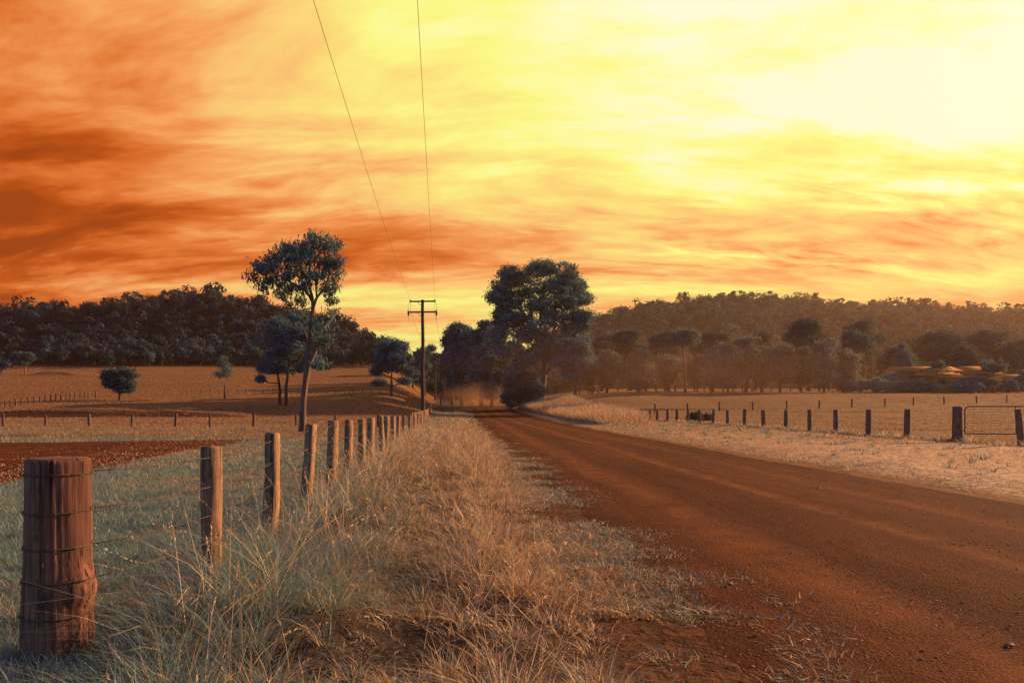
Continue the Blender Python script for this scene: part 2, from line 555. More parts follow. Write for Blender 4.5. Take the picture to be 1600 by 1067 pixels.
# ------------------------------------------------------------------ grass
def blades(b, x, y, z, ht, az, lean, curl, wid, col, seg=3):
    """curved tapering blades; every argument is an array with one entry per blade"""
    n = len(x)
    dx, dy = np.cos(az), np.sin(az)
    wa = az + np.pi / 2 + R.normal(0, .7, n)
    wx, wy = np.cos(wa), np.sin(wa)
    rows = []; cols = []
    for k in range(seg + 1):
        s = k / seg
        out = ht * (lean * s + curl * s * s)
        up = ht * (s - .35 * np.minimum(curl, 1.4) * s * s)
        cx, cy, cz = x + dx * out, y + dy * out, z + up
        w = wid * (1 - s ** 1.6) * .5
        cc = col
        if k < seg:
            rows.append(np.stack([cx - wx * w, cy - wy * w, cz], -1)); rows.append(np.stack([cx + wx * w, cy + wy * w, cz], -1))
            cols += [cc, cc]
        else:
            rows.append(np.stack([cx, cy, cz], -1)); cols.append(cc)
    m = 2 * seg + 1
    v = np.stack(rows, 1).reshape(-1, 3); c = np.clip(np.stack(cols, 1).reshape(-1, 3), 0, 1)
    o = np.arange(n)[:, None] * m
    q = np.concatenate([o + np.array([2 * k, 2 * k + 1, 2 * k + 3, 2 * k + 2]) for k in range(seg - 1)]) if seg > 1 else None
    t = o + np.array([2 * seg - 2, 2 * seg - 1, 2 * seg])
    b.add(v, q, t, c)


GREEN = np.array([.17, .235, .20]); TEALG = np.array([.175, .265, .28]); DRY = np.array([.38, .26, .165]); PALE = np.array([.62, .46, .30]); RUST = np.array([.26, .125, .06])


def grass_cols(n, green):
    """mixture of green, dry and pale blades; green = share of green blades (array)"""
    r = R.random(n)
    c = np.where((R.random(n) < .5)[:, None], GREEN, TEALG)
    d = np.where((R.random(n) < .35)[:, None], PALE, np.where((R.random(n) < .3)[:, None], RUST, DRY))
    c = np.where((r < green)[:, None], c, d)
    return c * R.uniform(.65, 1.3, (n, 1))


def tussocks(b, cx, cy, nb, height, spread, green, wid, seg=3, up=.75, base=None):
    """nb blades round each centre"""
    n = len(cx)
    idx = np.repeat(np.arange(n), nb)
    N = len(idx)
    a = R.uniform(0, 2 * np.pi, N); r = np.sqrt(R.random(N)) * spread[idx]
    x = cx[idx] + np.cos(a) * r; y = cy[idx] + np.sin(a) * r
    az = a + R.normal(0, .8, N)
    ht = height[idx] * R.uniform(.45, 1.15, N)
    lean = np.abs(R.normal(.3, .3, N)); curl = np.abs(R.normal(up, .5, N))
    w = wid[idx] * R.uniform(.6, 1.3, N) * np.where(R.random(N) < .06, 2.2, 1)
    cc = grass_cols(N, green[idx])
    if base is not None: cc = cc * .35 + np.asarray(base) * .65 * R.uniform(.8, 1.2, (N, 1))
    blades(b, x, y, h(x, y) - .01, ht, az, lean, curl, w, cc, seg)


def leaf_quads(b, c, ax, nrm, L, W, col):
    """diamond leaves: c centre, ax long axis, nrm normal, arrays"""
    ax = ax / (np.linalg.norm(ax, axis=1)[:, None] + 1e-9)
    sd = np.cross(ax, nrm); sd /= np.linalg.norm(sd, axis=1)[:, None] + 1e-9
    L = np.asarray(L)[:, None] / 2; W = np.asarray(W)[:, None] / 2
    v = np.stack([c - ax * L, c + sd * W - ax * L * .15, c + ax * L, c - sd * W - ax * L * .15], 1).reshape(-1, 3)
    q = np.arange(len(c) * 4).reshape(-1, 4)
    b.add(v, q, None, np.repeat(np.clip(col, 0, 1), 4, 0))


def verge_fields(x, y):
    fx = fence_x(y); rl = 1.25 - .06 * y
    t = (x - fx) / (rl - fx)
    n = fbm(x * .8, y * .8, 101); n2 = fbm(x * 2.1, y * 2.1, 103)
    far = sstep(9, 22, y)
    tall = (.34 + .22 * sstep(3.4, 5, y)) * np.exp(-((t - .13) / .17) ** 2) + .24 * np.exp(-((t - .68) / .16) ** 2)
    tall = tall * (.45 + 1.1 * n) + .10 + .55 * np.maximum(n2 - .55, 0)
    tall = tall * (1 - far) + far * (.34 + .3 * n)
    tall = tall * (1 - sstep(.80, 1.02, t) * .8) * (.80 - .25 * (1 - sstep(2.6, 4.6, y)) * sstep(.1, .3, t))
    green = .76 - .69 * sstep(.12, .62, t) + .5 * (n2 - .5)
    green = green * (1 - .72 * sstep(6, 20, y)) + .10 * (1 - sstep(.5, .9, t))
    return t, tall, np.clip(green, .03, .95)


def build_verge():
    b = MB()
    for (y0, y1, dens, nb, w, seg, sp) in ((1.6, 4.5, 62, 46, .0052, 4, .085), (4.5, 8, 46, 38, .0062, 3, .10), (8, 15, 26, 30, .0085, 3, .13), (15, 30, 12, 24, .013, 2, .19), (30, 60, 5.2, 18, .024, 2, .30), (60, 130, 2.0, 14, .045, 2, .45)):
        wmax = 5.8 + .03 * y1
        n = int((y1 - y0) * wmax * dens)
        y = R.uniform(y0, y1, n); fx = fence_x(y); rl = road_l(y)
        x = fx - .5 + R.random(n) * (rl + .8 - fx + .5)
        keep = R.random(n) < (rl + 1.3 - fx) / wmax
        tt = (x - fx) / (rl - fx) + .8 * (fbm(x * .9, y * .9, 109) - .5)
        keep &= R.random(n) < 1 - sstep(.72, 1.12, tt) * .97
        x, y = x[keep], y[keep]
        t, tall, green = verge_fields(x, y)
        # bare dark hollows
        hole = fbm(x * 1.1, y * .8, 107)
        keep = ~((hole > .515) & (t > .10) & (t < .80) & (y < 18) & (R.random(len(x)) < .93))
        keep &= ~((np.abs(x - (-2.68 / 4.7 * y)) < .30) & (y < 4.75))
        x, y, tall, green = x[keep], y[keep], tall[keep], green[keep]
        tussocks(b, x, y, nb, tall * R.uniform(.7, 1.25, len(x)), sp * (.6 + 1.2 * tall), green, np.full(len(x), w), seg)
    # matted short thatch between them
    for (y0, y1, n, w) in ((1.6, 5, 1500, .0045), (5, 9, 1900, .006), (9, 18, 2200, .010), (18, 40, 1800, .02)):
        y = R.uniform(y0, y1, n); fx = fence_x(y); x = fx + R.random(n) * (road_l(y) + .1 - fx)
        k = (fbm(x * 1.3, y * 1.3, 113) > .40) & (fbm(x * 1.1, y * .8, 107) < .58); x, y = x[k], y[k]
        t, tall, green = verge_fields(x, y)
        tussocks(b, x, y, 22, R.uniform(.05, .13, len(x)), np.full(len(x), .16), green * .8, np.full(len(x), w), 3, 1.3)
    # long seed stalks standing above the tussocks
    n = 3000
    y = 1.9 + 40 * R.random(n) ** 1.8; fx = fence_x(y); x = fx + R.random(n) * (road_l(y) - fx)
    t, tall, green = verge_fields(x, y)
    k = (R.random(n) < tall * 2.0) & ~((np.abs(x - (-2.68 / 4.7 * y)) < .36) & (y < 4.75)); x, y, tall = x[k], y[k], tall[k]; n = len(x)
    H = tall * R.uniform(1.0, 1.7, n); A = R.uniform(0, 6.28, n); ln = np.abs(R.normal(.3, .3, n)); cu = np.abs(R.normal(.5, .5, n)); Z = h(x, y)
    cc = np.where((R.random(n) < .5)[:, None], PALE, DRY) * R.uniform(.7, 1.2, (n, 1))
    blades(b, x, y, Z, H, A, ln, cu, .0032 + .0005 * y, cc, 4)
    # seed heads along the last part of every stalk
    m = 9; sk = np.tile(np.linspace(.80, 1.0, m), n); ii = np.repeat(np.arange(n), m)
    out = H[ii] * (ln[ii] * sk + cu[ii] * sk * sk); up = H[ii] * (sk - .35 * np.minimum(cu[ii], 1.4) * sk * sk)
    c = np.column_stack([x[ii] + np.cos(A[ii]) * out, y[ii] + np.sin(A[ii]) * out, Z[ii] + up])
    ax = np.column_stack([np.cos(A[ii]) * (ln + 2 * cu)[ii], np.sin(A[ii]) * (ln + 2 * cu)[ii], np.ones(len(ii))]) + R.normal(0, .45, (len(ii), 3))
    axn = ax / np.linalg.norm(ax, axis=1)[:, None]
    L = R.uniform(.012, .026, len(ii)) * (1 + .04 * y[ii])
    leaf_quads(b, c + axn * L[:, None] / 2, ax, R.normal(0, 1, (len(ii), 3)), L, L * .35, cc[ii] * R.uniform(.8, 1.25, (len(ii), 1)))
    tag(b.build('verge_grass', M_GRASS), 'long dry and blue green grass between the fence and road', 'grass', kind='stuff')


def build_road_edge():
    b = MB()
    n = 16000
    y = 2.3 + 30 * R.random(n) ** 2.0
    x = road_l(y) - .5 + np.abs(R.normal(0, .75, n)) * (1 + .9 * (y < 7))
    k = (fbm(x * 1.6, y * 1.6, 111) > .50); x, y = x[k], y[k]
    tussocks(b, x, y, 9, R.uniform(.03, .10, len(x)), np.full(len(x), .14), np.full(len(x), .45), .0045 + .0006 * y, 2, 1.1)
    tag(b.build('edge_grass', M_GRASS), 'matted sparse grass creeping over the left edge of the road', 'grass', kind='stuff')


def build_left_pasture():
    b = MB()
    for (y0, y1, n, nb, w, sp, hh) in ((3, 9, 5200, 16, .006, .10, .13), (9, 18, 9000, 13, .010, .15, .13), (18, 36, 9000, 10, .018, .25, .13), (36, 64, 9000, 8, .032, .4, .16), (64, 120, 14000, 6, .06, .6, .16), (120, 240, 14000, 5, .10, .9, .2)):
        y = y0 + (y1 - y0) * np.sqrt(R.random(n) * (1 - (y0 / y1) ** 2) + (y0 / y1) ** 2) * y1 / (y1 - y0) - (y0 * 0)
        y = np.sqrt(R.uniform(y0 ** 2, y1 ** 2, n))
        x = -R.random(n) * (.72 * y + 1 - (1.7 + .088 * y)) + fence_x(y) + .2
        k = ~on_track(x, y); x, y = x[k], y[k]
        nn = fbm(x * .2, y * .25, 121)
        green = np.clip(.85 - .80 * sstep(14, 64, y) + 1.2 * (nn - .5), .02, .95)
        tussocks(b, x, y, nb, hh * (.5 + 1.1 * nn) * R.uniform(.6, 1.3, len(x)), np.full(len(x), sp), green, np.full(len(x), w), 2, .6, None if y1 < 64 else ((.26, .17, .10) if y1 == 64 else (.235, .115, .052)))
    tag(b.build('pasture_grass', M_GRASS), 'short blue green pasture grass left of the post and wire fence', 'grass', kind='stuff')


def build_right_strip():
    b = MB()
    n = 26000
    y = np.sqrt(R.uniform(9 ** 2, 80 ** 2, n)); rr = road_r(y)
    x = rr + .1 + R.random(n) * (rfence_x(y) - rr + .5)
    k = x < .72 * y; x, y, rr = x[k], y[k], rr[k]
    edge = np.exp(-((x - rr) / .8) ** 2)
    tussocks(b, x, y, 8, (.035 + .10 * edge + .03 * R.random(len(x))), .12 + .004 * y, np.clip(.06 + .55 * edge, 0, 1), .006 + .0007 * y, 2, .8, (.43, .29, .175))
    # scattered weeds
    n = 500
    y = np.sqrt(R.uniform(14 ** 2, 60 ** 2, n)); x = road_r(y) + 1 + R.random(n) * 8.5
    tussocks(b, x, y, 12, R.uniform(.06, .2, n), np.full(n, .12), np.full(n, .75), .012 + .0008 * y, 2, .5)
    # tufts left standing round the fence line
    n = 420
    y = R.uniform(24, 80, n); x = rfence_x(y) + R.normal(.1, .3, n)
    tussocks(b, x, y, 26, R.uniform(.08, .38, n), np.full(n, .22), np.full(n, .35), .010 + .0007 * y, 2, .5)
    tag(b.build('mown_grass', M_GRASS), 'short pale straw grass between the road and right fence', 'grass', kind='stuff')
    b = MB()
    n = 15000
    y = np.sqrt(R.uniform(26 ** 2, 150 ** 2, n)); x = rfence_x(y) + .3 + R.random(n) * (.70 * y + 2 - rfence_x(y))
    nn = fbm(x * .15, y * .15, 131)
    tussocks(b, x, y, 7, .05 + .26 * np.maximum(nn - .42, 0) + .06 * R.random(n), .2 + .004 * y, np.clip(.10 + (nn - .5), 0, .5), .014 + .0006 * y, 2, .6, (.26, .155, .075))
    tag(b.build('paddock_grass', M_GRASS), 'grazed brown tussock grass inside the right hand paddock', 'grass', kind='stuff')


def build_tall_right():
    b = MB()
    n = 9500
    y = R.uniform(58, 150, n)
    x0 = road_r(y) + 1.6; x1 = np.minimum(rfence_x(y) - .2, 10.3 + (y - 62) * .12)
    x = x0 + R.random(n) * np.maximum(x1 - x0, .1)
    k = (x1 - x0 > .4); x, y = x[k], y[k]
    rag = fbm(x * .35, y * .12, 141)
    tussocks(b, x, y, 13, (.7 + .8 * rag) * R.uniform(.7, 1.2, len(x)) * sstep(56, 66, y + x * .0), np.full(len(x), .35), np.full(len(x), .05), .02 + .00035 * y, 2, .25)
    tag(b.build('tall_grass', M_GRASS), 'tall feathery orange grass on the right roadside before the big tree', 'grass', kind='stuff')


build_verge(); build_road_edge(); build_left_pasture(); build_right_strip(); build_tall_right()


# ------------------------------------------------------------------ gravel and stones
def build_gravel():
    b = MB()
    n = 14000
    y = 2.4 + 26 * R.random(n) ** 1.9; x = road_l(y) + .1 + R.random(n) * (np.minimum(road_r(y), .72 * y + .5) - road_l(y) - .1)
    r = (.0028 + .010 * R.random(n) ** 6) * (1 + .02 * y)
    oc = np.array([[1, 0, 0], [0, 1, 0], [-1, 0, 0], [0, -1, 0], [0, 0, 1], [0, 0, -1]], float)
    tf = np.array([[0, 1, 4], [1, 2, 4], [2, 3, 4], [3, 0, 4], [1, 0, 5], [2, 1, 5], [3, 2, 5], [0, 3, 5]])
    rot = R.uniform(0, 6.28, n); ca, sa = np.cos(rot), np.sin(rot)
    v = oc[None] * (r[:, None] * R.uniform(.6, 1.4, (n, 6)))[..., None]
    vx = v[..., 0] * ca[:, None] - v[..., 1] * sa[:, None]; vy = v[..., 0] * sa[:, None] + v[..., 1] * ca[:, None]
    s = (x - road_l(y) + .25) / (road_r(y) - road_l(y) + .5); e = np.minimum(s, 1 - s)
    z = h(x, y) - .035 + .05 * sstep(0, .12, e) + .05 * sstep(.05, .5, e)
    V = np.stack([vx + x[:, None], vy + y[:, None], v[..., 2] * .7 + z[:, None]], -1).reshape(-1, 3)
    T = (tf[None] + (np.arange(n) * 6)[:, None, None]).reshape(-1, 3)
    b.add(V, None, T)
    n = 3200
    px = R.uniform(-20, 415, n); npy = np.interp(px, [-30, 0, 70, 140, 215, 290, 360, 425], [800, 765, 750, 738, 721, 705, 695, 688]); d0 = EYE * F / (npy - HY)
    y = d0 + np.abs(R.normal(0, 2.2, n)) + 7 * R.random(n) ** 2; x = (px - CX) / F * y
    k = on_track(x, y); x, y = x[k], y[k]; n = len(x)
    r = .008 + .035 * R.random(n) ** 4
    v = oc[None] * (r[:, None] * R.uniform(.6, 1.4, (n, 6)))[..., None]
    V = v + np.stack([x, y, h(x, y) + .07], -1)[:, None, :]
    b.add(V.reshape(-1, 3), None, (tf[None] + (np.arange(n) * 6)[:, None, None]).reshape(-1, 3))
    tag(b.build('gravel', M_STONE), 'loose red gravel and clods scattered over the dirt road and track', 'gravel', kind='stuff')


build_gravel()


def stone(px, py, size, label):
    d = EYE * F / (py - HY) * .965; x = (px - CX) / F * d
    z = road_z(x, d)
    b = MB()
    th = np.linspace(0, np.pi, 9); ph = np.linspace(0, 2 * np.pi, 15)[:-1]
    v = []
    sd = R.integers(1000)
    for a in th:
        for p in ph:
            dv = np.array([math.sin(a) * math.cos(p), math.sin(a) * math.sin(p), math.cos(a)])
            r = .75 + .5 * float(vnoise(dv[0] * 2 + 7, dv[1] * 2 + dv[2] * 3 + 3, int(sd)))
            v.append(dv * r * np.array([size, size * .75, size * .42]))
    v = np.array(v); n = 14
    q = [(i * n + j, (i + 1) * n + j, (i + 1) * n + (j + 1) % n, i * n + (j + 1) % n) for i in range(8) for j in range(n)]
    b.add(v, q)
    o = b.build('stone', M_STONE, origin=(0, 0, 0)); o.location = (x, d, z + size * .15)
    tag(o, label, 'stone', 'loose stones on the dirt road')


stone(1577, 1004, .032, 'flat stone at the lower right of the dirt road, largest of the loose stones')
stone(1189, 983, .024, 'stone on the dirt road beside the matted grass edge')
stone(1279, 763, .06, 'pale stone in the middle of the dirt road, farthest of the loose stones')
stone(1140, 909, .03, 'thin sliver of stone on the left side of the dirt road')


# ------------------------------------------------------------------ big strainer post
def wire_ring(b, cx, cy, zz, rad, tilt=0.0, r=.0028, ph=0.0, twist=True):
    a = np.linspace(0, 2 * np.pi, 49)
    for s in ((0, np.pi) if twist else (0,)):
        rr = rad(a) + r * 1.2
        w = np.cos(a * 24 + s) * r * .8
        p = np.column_stack([cx + rr * np.cos(a), cy + rr * np.sin(a), zz + tilt * np.cos(a - ph) + w])
        b.tube(p, r, 5, cap=False)


def barb(b, p, d, r=.0022, L=.016):
    d = np.asarray(d, float); d = d / np.linalg.norm(d)
    for k in range(2):
        a = R.uniform(0, np.pi); u = np.cross(d, [0, 0, 1.0]); u /= np.linalg.norm(u); v = np.cross(d, u)
        e = (u * math.cos(a) + v * math.sin(a)) * L
        b.tube([p - e, p, p + e], [r * .5, r, r * .5], 4)


BPX, BPY = -2.68, 4.70
BPZ = h1(BPX, BPY)
WIRE_Z = [1.10, .885, .68, .49, .285]


def big_rad(a, z):
    """outline of the log: oval, faintly fluted, with a burl low on its right"""
    a = np.asarray(a, float); z = np.asarray(z, float)
    r = .180 + .005 * np.cos(2 * a + .6) + .002 * np.cos(5 * a + 1) + .0012 * np.cos(11 * a + z * 2) + .001 * np.cos(29 * a + 3 * z)
    r = r - .010 * (z - .6)
    k = np.cos(a - (-.35))
    r = r + .052 * np.exp(-((z - .44) / .10) ** 2) * np.maximum(k, 0) ** 3 + .012 * (vnoise(z * 2.3, 4.4, 9) - .5) + .010 * (vnoise(np.cos(a) * 2 + 5, z * 3 + np.sin(a) * 2, 19) - .5)
    r = r + .004 * np.exp(-((z - .2) / .2) ** 2)
    # two long drying splits facing the road
    for c, w in ((-1.95, .035), (-1.25, .03)):
        r = r - .010 * np.exp(-((a - (c + .03 * np.sin(z * 5))) / w) ** 2) * sstep(.2, .5, z)
    return r


def build_big_post():
    t = thing('strainer_post', 'thick weathered log post banded with barbed wire in the near left corner', 'fence post', (BPX, BPY, BPZ))
    b = MB()
    n = 160; a = np.arange(n) / n * 2 * np.pi - np.pi
    zs = np.concatenate([np.linspace(-.25, 1.17, 72), [1.182, 1.19]])
    k = np.concatenate([np.ones(72), [.965, .90]])
    v = []
    for z, kk in zip(zs, k):
        r = big_rad(a, np.full(n, z)) * kk
        v.append(np.column_stack([BPX + r * np.cos(a), BPY + r * np.sin(a), np.full(n, BPZ + z)]))
    for kk in (.6, .3, .02):
        r = big_rad(a, np.full(n, 1.19)) * kk * .9
        v.append(np.column_stack([BPX + r * np.cos(a), BPY + r * np.sin(a), BPZ + 1.19 + .006 * (vnoise(np.cos(a) * kk * 6 + 9, np.sin(a) * kk * 6 + 9, 5) - .3)]))
    v = np.concatenate(v); m = len(zs) + 3
    i = np.arange(m - 1)[:, None] * n; j = np.arange(n)[None]; j2 = (j + 1) % n
    b.add(v, np.stack([i + j, i + j2, i + n + j2, i + n + j], -1).reshape(-1, 4))
    b.build('log', M_BIGPOST, t)
    for z, tl in zip(WIRE_Z, (.004, .012, .01, .014, .012)):
        b = MB()
        wire_ring(b, BPX, BPY, BPZ + z, lambda aa, z=z: big_rad((aa + np.pi) % (2 * np.pi) - np.pi, np.full_like(aa, z)) + .002, tl, .0034, 1.2)
        for aa in (-2.6, -1.9, -1.25, -.6, .1):
            rr = float(big_rad(np.array([aa]), np.array([z]))[0]) + .006
            p = np.array([BPX + rr * math.cos(aa), BPY + rr * math.sin(aa), BPZ + z + tl * math.cos(aa - 1.2)])
            barb(b, p, (-math.sin(aa), math.cos(aa), 0), .0026, .015)
        b.build('wire_band', M_WIRE, t)
    for k, (a0, z) in enumerate(((-1.7, .76), (-1.45, .60), (-1.6, 1.03))):
        b = MB()
        rr = float(big_rad(np.array([a0]), np.array([z]))[0])
        p = np.array([BPX + rr * math.cos(a0), BPY + rr * math.sin(a0), BPZ + z])
        dv = np.array([math.cos(a0), math.sin(a0), 0])
        b.tube([p - dv * .01, p + dv * .014, p + dv * .014 - np.array([0, 0, .03]), p - dv * .01 - np.array([0, 0, .03])], .0028, 5)
        b.build('staple', M_WIRE, t)


build_big_post()


# ------------------------------------------------------------------ fences
def post_mesh(x, y, z, w, ht, rz, tilt, deep=.3, round_=False, irr=.006):
    b = MB()
    if round_:
        zs = np.array([-deep, 0, ht * .35, ht * .7, ht - .015, ht])
        n = 18; a = np.arange(n) / n * 2 * np.pi; sd = int(R.integers(999))
        V = []
        for q_, zz in enumerate(zs):
            r = w / 2 * (1.05 - .08 * zz / ht + .10 * (vnoise(np.cos(a) * 1.5 + 5, np.sin(a) * 1.5 + zz * 1.3 + 5, sd) - .5)) * (.92 if q_ == 5 else 1)
            V.append(np.column_stack([x + r * np.cos(a) + tilt[0] * zz, y + r * np.sin(a) + tilt[1] * zz, np.full(n, z + zz)]))
        V = np.concatenate(V + [np.array([[x + tilt[0] * ht, y + tilt[1] * ht, z + ht + .004]])])
        m = len(zs); i = np.arange(m - 1)[:, None] * n; j = np.arange(n)[None]; j2 = (j + 1) % n
        b.add(V, np.stack([i + j, i + j2, i + n + j2, i + n + j], -1).reshape(-1, 4), [(m * n, (m - 1) * n + k, (m - 1) * n + (k + 1) % n) for k in range(n)])
    else:
        # rough split timber with uneven faces
        zs = np.concatenate([[-deep], np.linspace(0, ht - .012, 9), [ht]])
        c = np.array([(-.5, -.42), (-.3, -.5), (.32, -.5), (.5, -.4), (.5, .42), (.4, .5), (-.36, .5), (-.5, .38)]) * w
        n = 8; V = []; sd = R.uniform(0, 90)
        for k, zz in enumerate(zs):
            j = np.array([[vnoise(np.array([q_ * 3.1 + sd]), np.array([zz * 4 + d * 9]), 3)[0] - .5 for d in (0, 1)] for q_ in range(n)]) * irr * 2.4
            cc = (c + j) * (1.0 if k < len(zs) - 1 else .88)
            X = cc[:, 0] * math.cos(rz) - cc[:, 1] * math.sin(rz); Y = cc[:, 0] * math.sin(rz) + cc[:, 1] * math.cos(rz)
            top = (R.normal(0, .004, n) if k >= len(zs) - 2 else 0)
            V.append(np.column_stack([x + X + tilt[0] * zz, y + Y + tilt[1] * zz, np.full(n, z + zz) + top]))
        V = np.concatenate(V + [np.array([[x + tilt[0] * ht, y + tilt[1] * ht, z + ht + .003]])])
        m = len(zs); i = np.arange(m - 1)[:, None] * n; j = np.arange(n)[None]; j2 = (j + 1) % n
        b.add(V, np.stack([i + j, i + j2, i + n + j2, i + n + j], -1).reshape(-1, 4), [(m * n, (m - 1) * n + k, (m - 1) * n + (k + 1) % n) for k in range(n)])
    return b


def wire_mesh(P, r, barbs_to=0, sag=.012, n=8, seg=4):
    """one strand strung over the points P, sagging between them, with barbs up to a distance"""
    pts = []
    for a, c in zip(P[:-1], P[1:]):
        for k in range(seg):
            s = k / seg
            pts.append(a + (c - a) * s - np.array([0, 0, sag * 4 * s * (1 - s)]))
    pts.append(P[-1]); pts = np.array(pts)
    b = MB(); b.tube(pts, r, n)
    if barbs_to:
        L = np.concatenate([[0], np.cumsum(np.linalg.norm(np.diff(pts, axis=0), axis=1))])
        for s in np.arange(.12, L[-1], .13):
            p = np.array([np.interp(s, L, pts[:, k]) for k in range(3)])
            if p[1] > barbs_to: break
            barb(b, p, pts[1] - pts[0], .0022, .017)
    return b


def left_fence():
    pxs = [330, 427, 487, 520, 545, 565, 580, 595, 604, 614, 623, 631, 640]
    pys = [698, 677, 663, 657, 656, 655, 653, 650, 650, 650, 649.5, 649, 648.5]
    tops = []
    ds = []
    for px, py in zip(pxs, pys):
        d = 1.7 / -((px - CX) / F + .088)
        ds.append(d)
    for d in np.arange(ds[-1] + 3.2, 120, 3.3): ds.append(d); pys.append(None)
    x0, y0 = fence_x(ds[0]), ds[0]
    t = thing('wire_fence', 'barbed wire fence of split timber posts along the grassy left verge', 'fence', (x0, y0, h1(x0, y0)))
    tl = [(.0, 0), (.03, 0), (.075, 0), (.02, .02), (.02, 0), (.0, 0), (.03, 0), (-.04, 0), (.03, 0)]
    for i, (d, py) in enumerate(zip(ds, pys)):
        x = fence_x(d); z = h1(x, d)
        ztop = EYE - (py - HY) / F * d if py else z + 1.15
        w = (.112, .112, .115, .132, .118, .125)[i] if i < 6 else R.uniform(.11, .14)
        ti = tl[i] if i < len(tl) else (R.normal(0, .03), R.normal(0, .02))
        # the foot stands back along the tilt so that the top keeps its place
        b = post_mesh(x - ti[0] * (ztop - z), d, z, w, ztop - z, R.normal(-.45, .10), ti, irr=.011)
        b.build('post', M_POST, t)
        tops.append((x - ti[0] * .5 + .02, d - .07, z, ztop - z))
    for f in (.935, .745, .56, .39, .22):
        P = [np.array([BPX + .15, BPY + .12, BPZ + 1.18 * f])] + [np.array([x, d, z + H * f]) for x, d, z, H in tops]
        wire_mesh(P, .0032, 16).build('wire', M_WIRE, t)


left_fence()


def right_fence():
    pxs = [1417, 1357, 1306, 1265, 1228, 1193, 1163, 1137, 1114, 1093, 1075, 1058, 1043, 1027, 1016]
    ds = [19.0 / ((p - CX) / F + .0667) for p in pxs]
    x0, y0 = rfence_x(ds[0]), ds[0]
    t = thing('wire_fence', 'plain wire fence of rounded grey posts right of the dirt road', 'fence', (x0, y0, h1(x0, y0)))
    tops = []
    for i, d in enumerate(ds):
        x = rfence_x(d); z = h1(x, d); ztop = EYE - (640 + R.normal(0, .6) - HY) / F * d
        b = post_mesh(x, d, z, R.uniform(.21, .27), ztop - z, 0, (R.normal(0, .02), R.normal(0, .02)), round_=True)
        b.build('post', M_RPOST, t, smooth=True)
        tops.append((x, d - .12, z, ztop - z))
    dg = 19.0 / ((1496 - CX) / F + .0667)
    for f in (.92, .72, .52, .32):
        P = [np.array([rfence_x(dg) - .1, dg - .1, h1(rfence_x(dg), dg) + 1.45 * f])] + [np.array([x, d, z + H * f]) for x, d, z, H in tops]
        wire_mesh(P, .004, 0, .02, 5).build('wire', M_WIRE, t)


right_fence()


def gate():
    dg = 19.0 / ((1496 - CX) / F + .0667); xg = rfence_x(dg); zg = h1(xg, dg)
    k = dg / F
    t = thing('gate_post', 'thick round gatepost at the hinge end of the pipe gate', 'gate post', (xg, dg, zg), 'gateposts of the right paddock')
    post_mesh(xg, dg, zg, .36, EYE - (635 - HY) / F * dg - zg, 0, (0, 0), round_=True).build('timber', M_RPOST, t, smooth=True)
    for zz in (1.25, .95, .45):
        b = MB(); b.box((xg - .03, dg - .183, zg + zz), (.03, .02, .03)); b.build('bolt', M_STEEL, t)
    d2 = 27.3; x2 = (1593 - CX) / F * d2; z2 = h1(x2, d2)
    t = thing('gate_post', 'slimmer dark gatepost leaning by the right end of the pipe gate', 'gate post', (x2, d2, z2), 'gateposts of the right paddock')
    post_mesh(x2 + .06, d2, z2, .22, EYE - (639.5 - HY) / F * d2 - z2, 0, (-.09, 0), round_=True).build('timber', M_RPOST, t, smooth=True)
    # gate : hinged near the big post, running right and a little away
    A = np.array([xg + .31, dg + .05, zg]); B = np.array([xg + 4.2, dg - .9, zg])
    t = thing('farm_gate', 'rusty pipe framed farm gate with wire mesh beside the thick gatepost', 'gate', A)
    L = np.linalg.norm(B - A); u = (B - A) / L
    top, bot, rc = 1.34, .30, .16
    pts = []
    for aa in np.linspace(0, np.pi / 2, 7): pts.append((rc - rc * math.cos(aa), top - rc + rc * math.sin(aa)))
    for aa in np.linspace(np.pi / 2, 0, 7): pts.append((L - rc + rc * math.cos(aa), top - rc + rc * math.sin(aa)))
    pts = [(0, bot)] + pts + [(L, bot), (0, bot)]
    b = MB(); b.tube([A + u * s + np.array([0, 0, z]) for s, z in pts], .024, 8)
    b.build('pipe_frame', M_STEEL, t, smooth=True)
    b = MB(); b.tube([A + u * 1.75 + np.array([0, 0, bot]), A + u * 1.72 + np.array([0, 0, top])], .02, 8); b.build('upright', M_STEEL, t, smooth=True)
    b = MB()
    for zz in np.linspace(bot + .09, top - .1, 9): b.tube([A + u * .02 + np.array([0, 0, zz]), A + u * (L - .02) + np.array([0, 0, zz])], .004, 4)
    for ss in np.arange(.3, L, .3): b.tube([A + u * ss + np.array([0, 0, bot]), A + u * ss + np.array([0, 0, top])], .0035, 4)
    b.build('wire_mesh', M_WIRE, t)
    for zz in (1.08, .42):
        b = MB(); b.tube([A + np.array([-.16, -.03, zz]), A + np.array([.06, 0, zz])], .016, 6); b.build('hinge', M_STEEL, t)


gate()


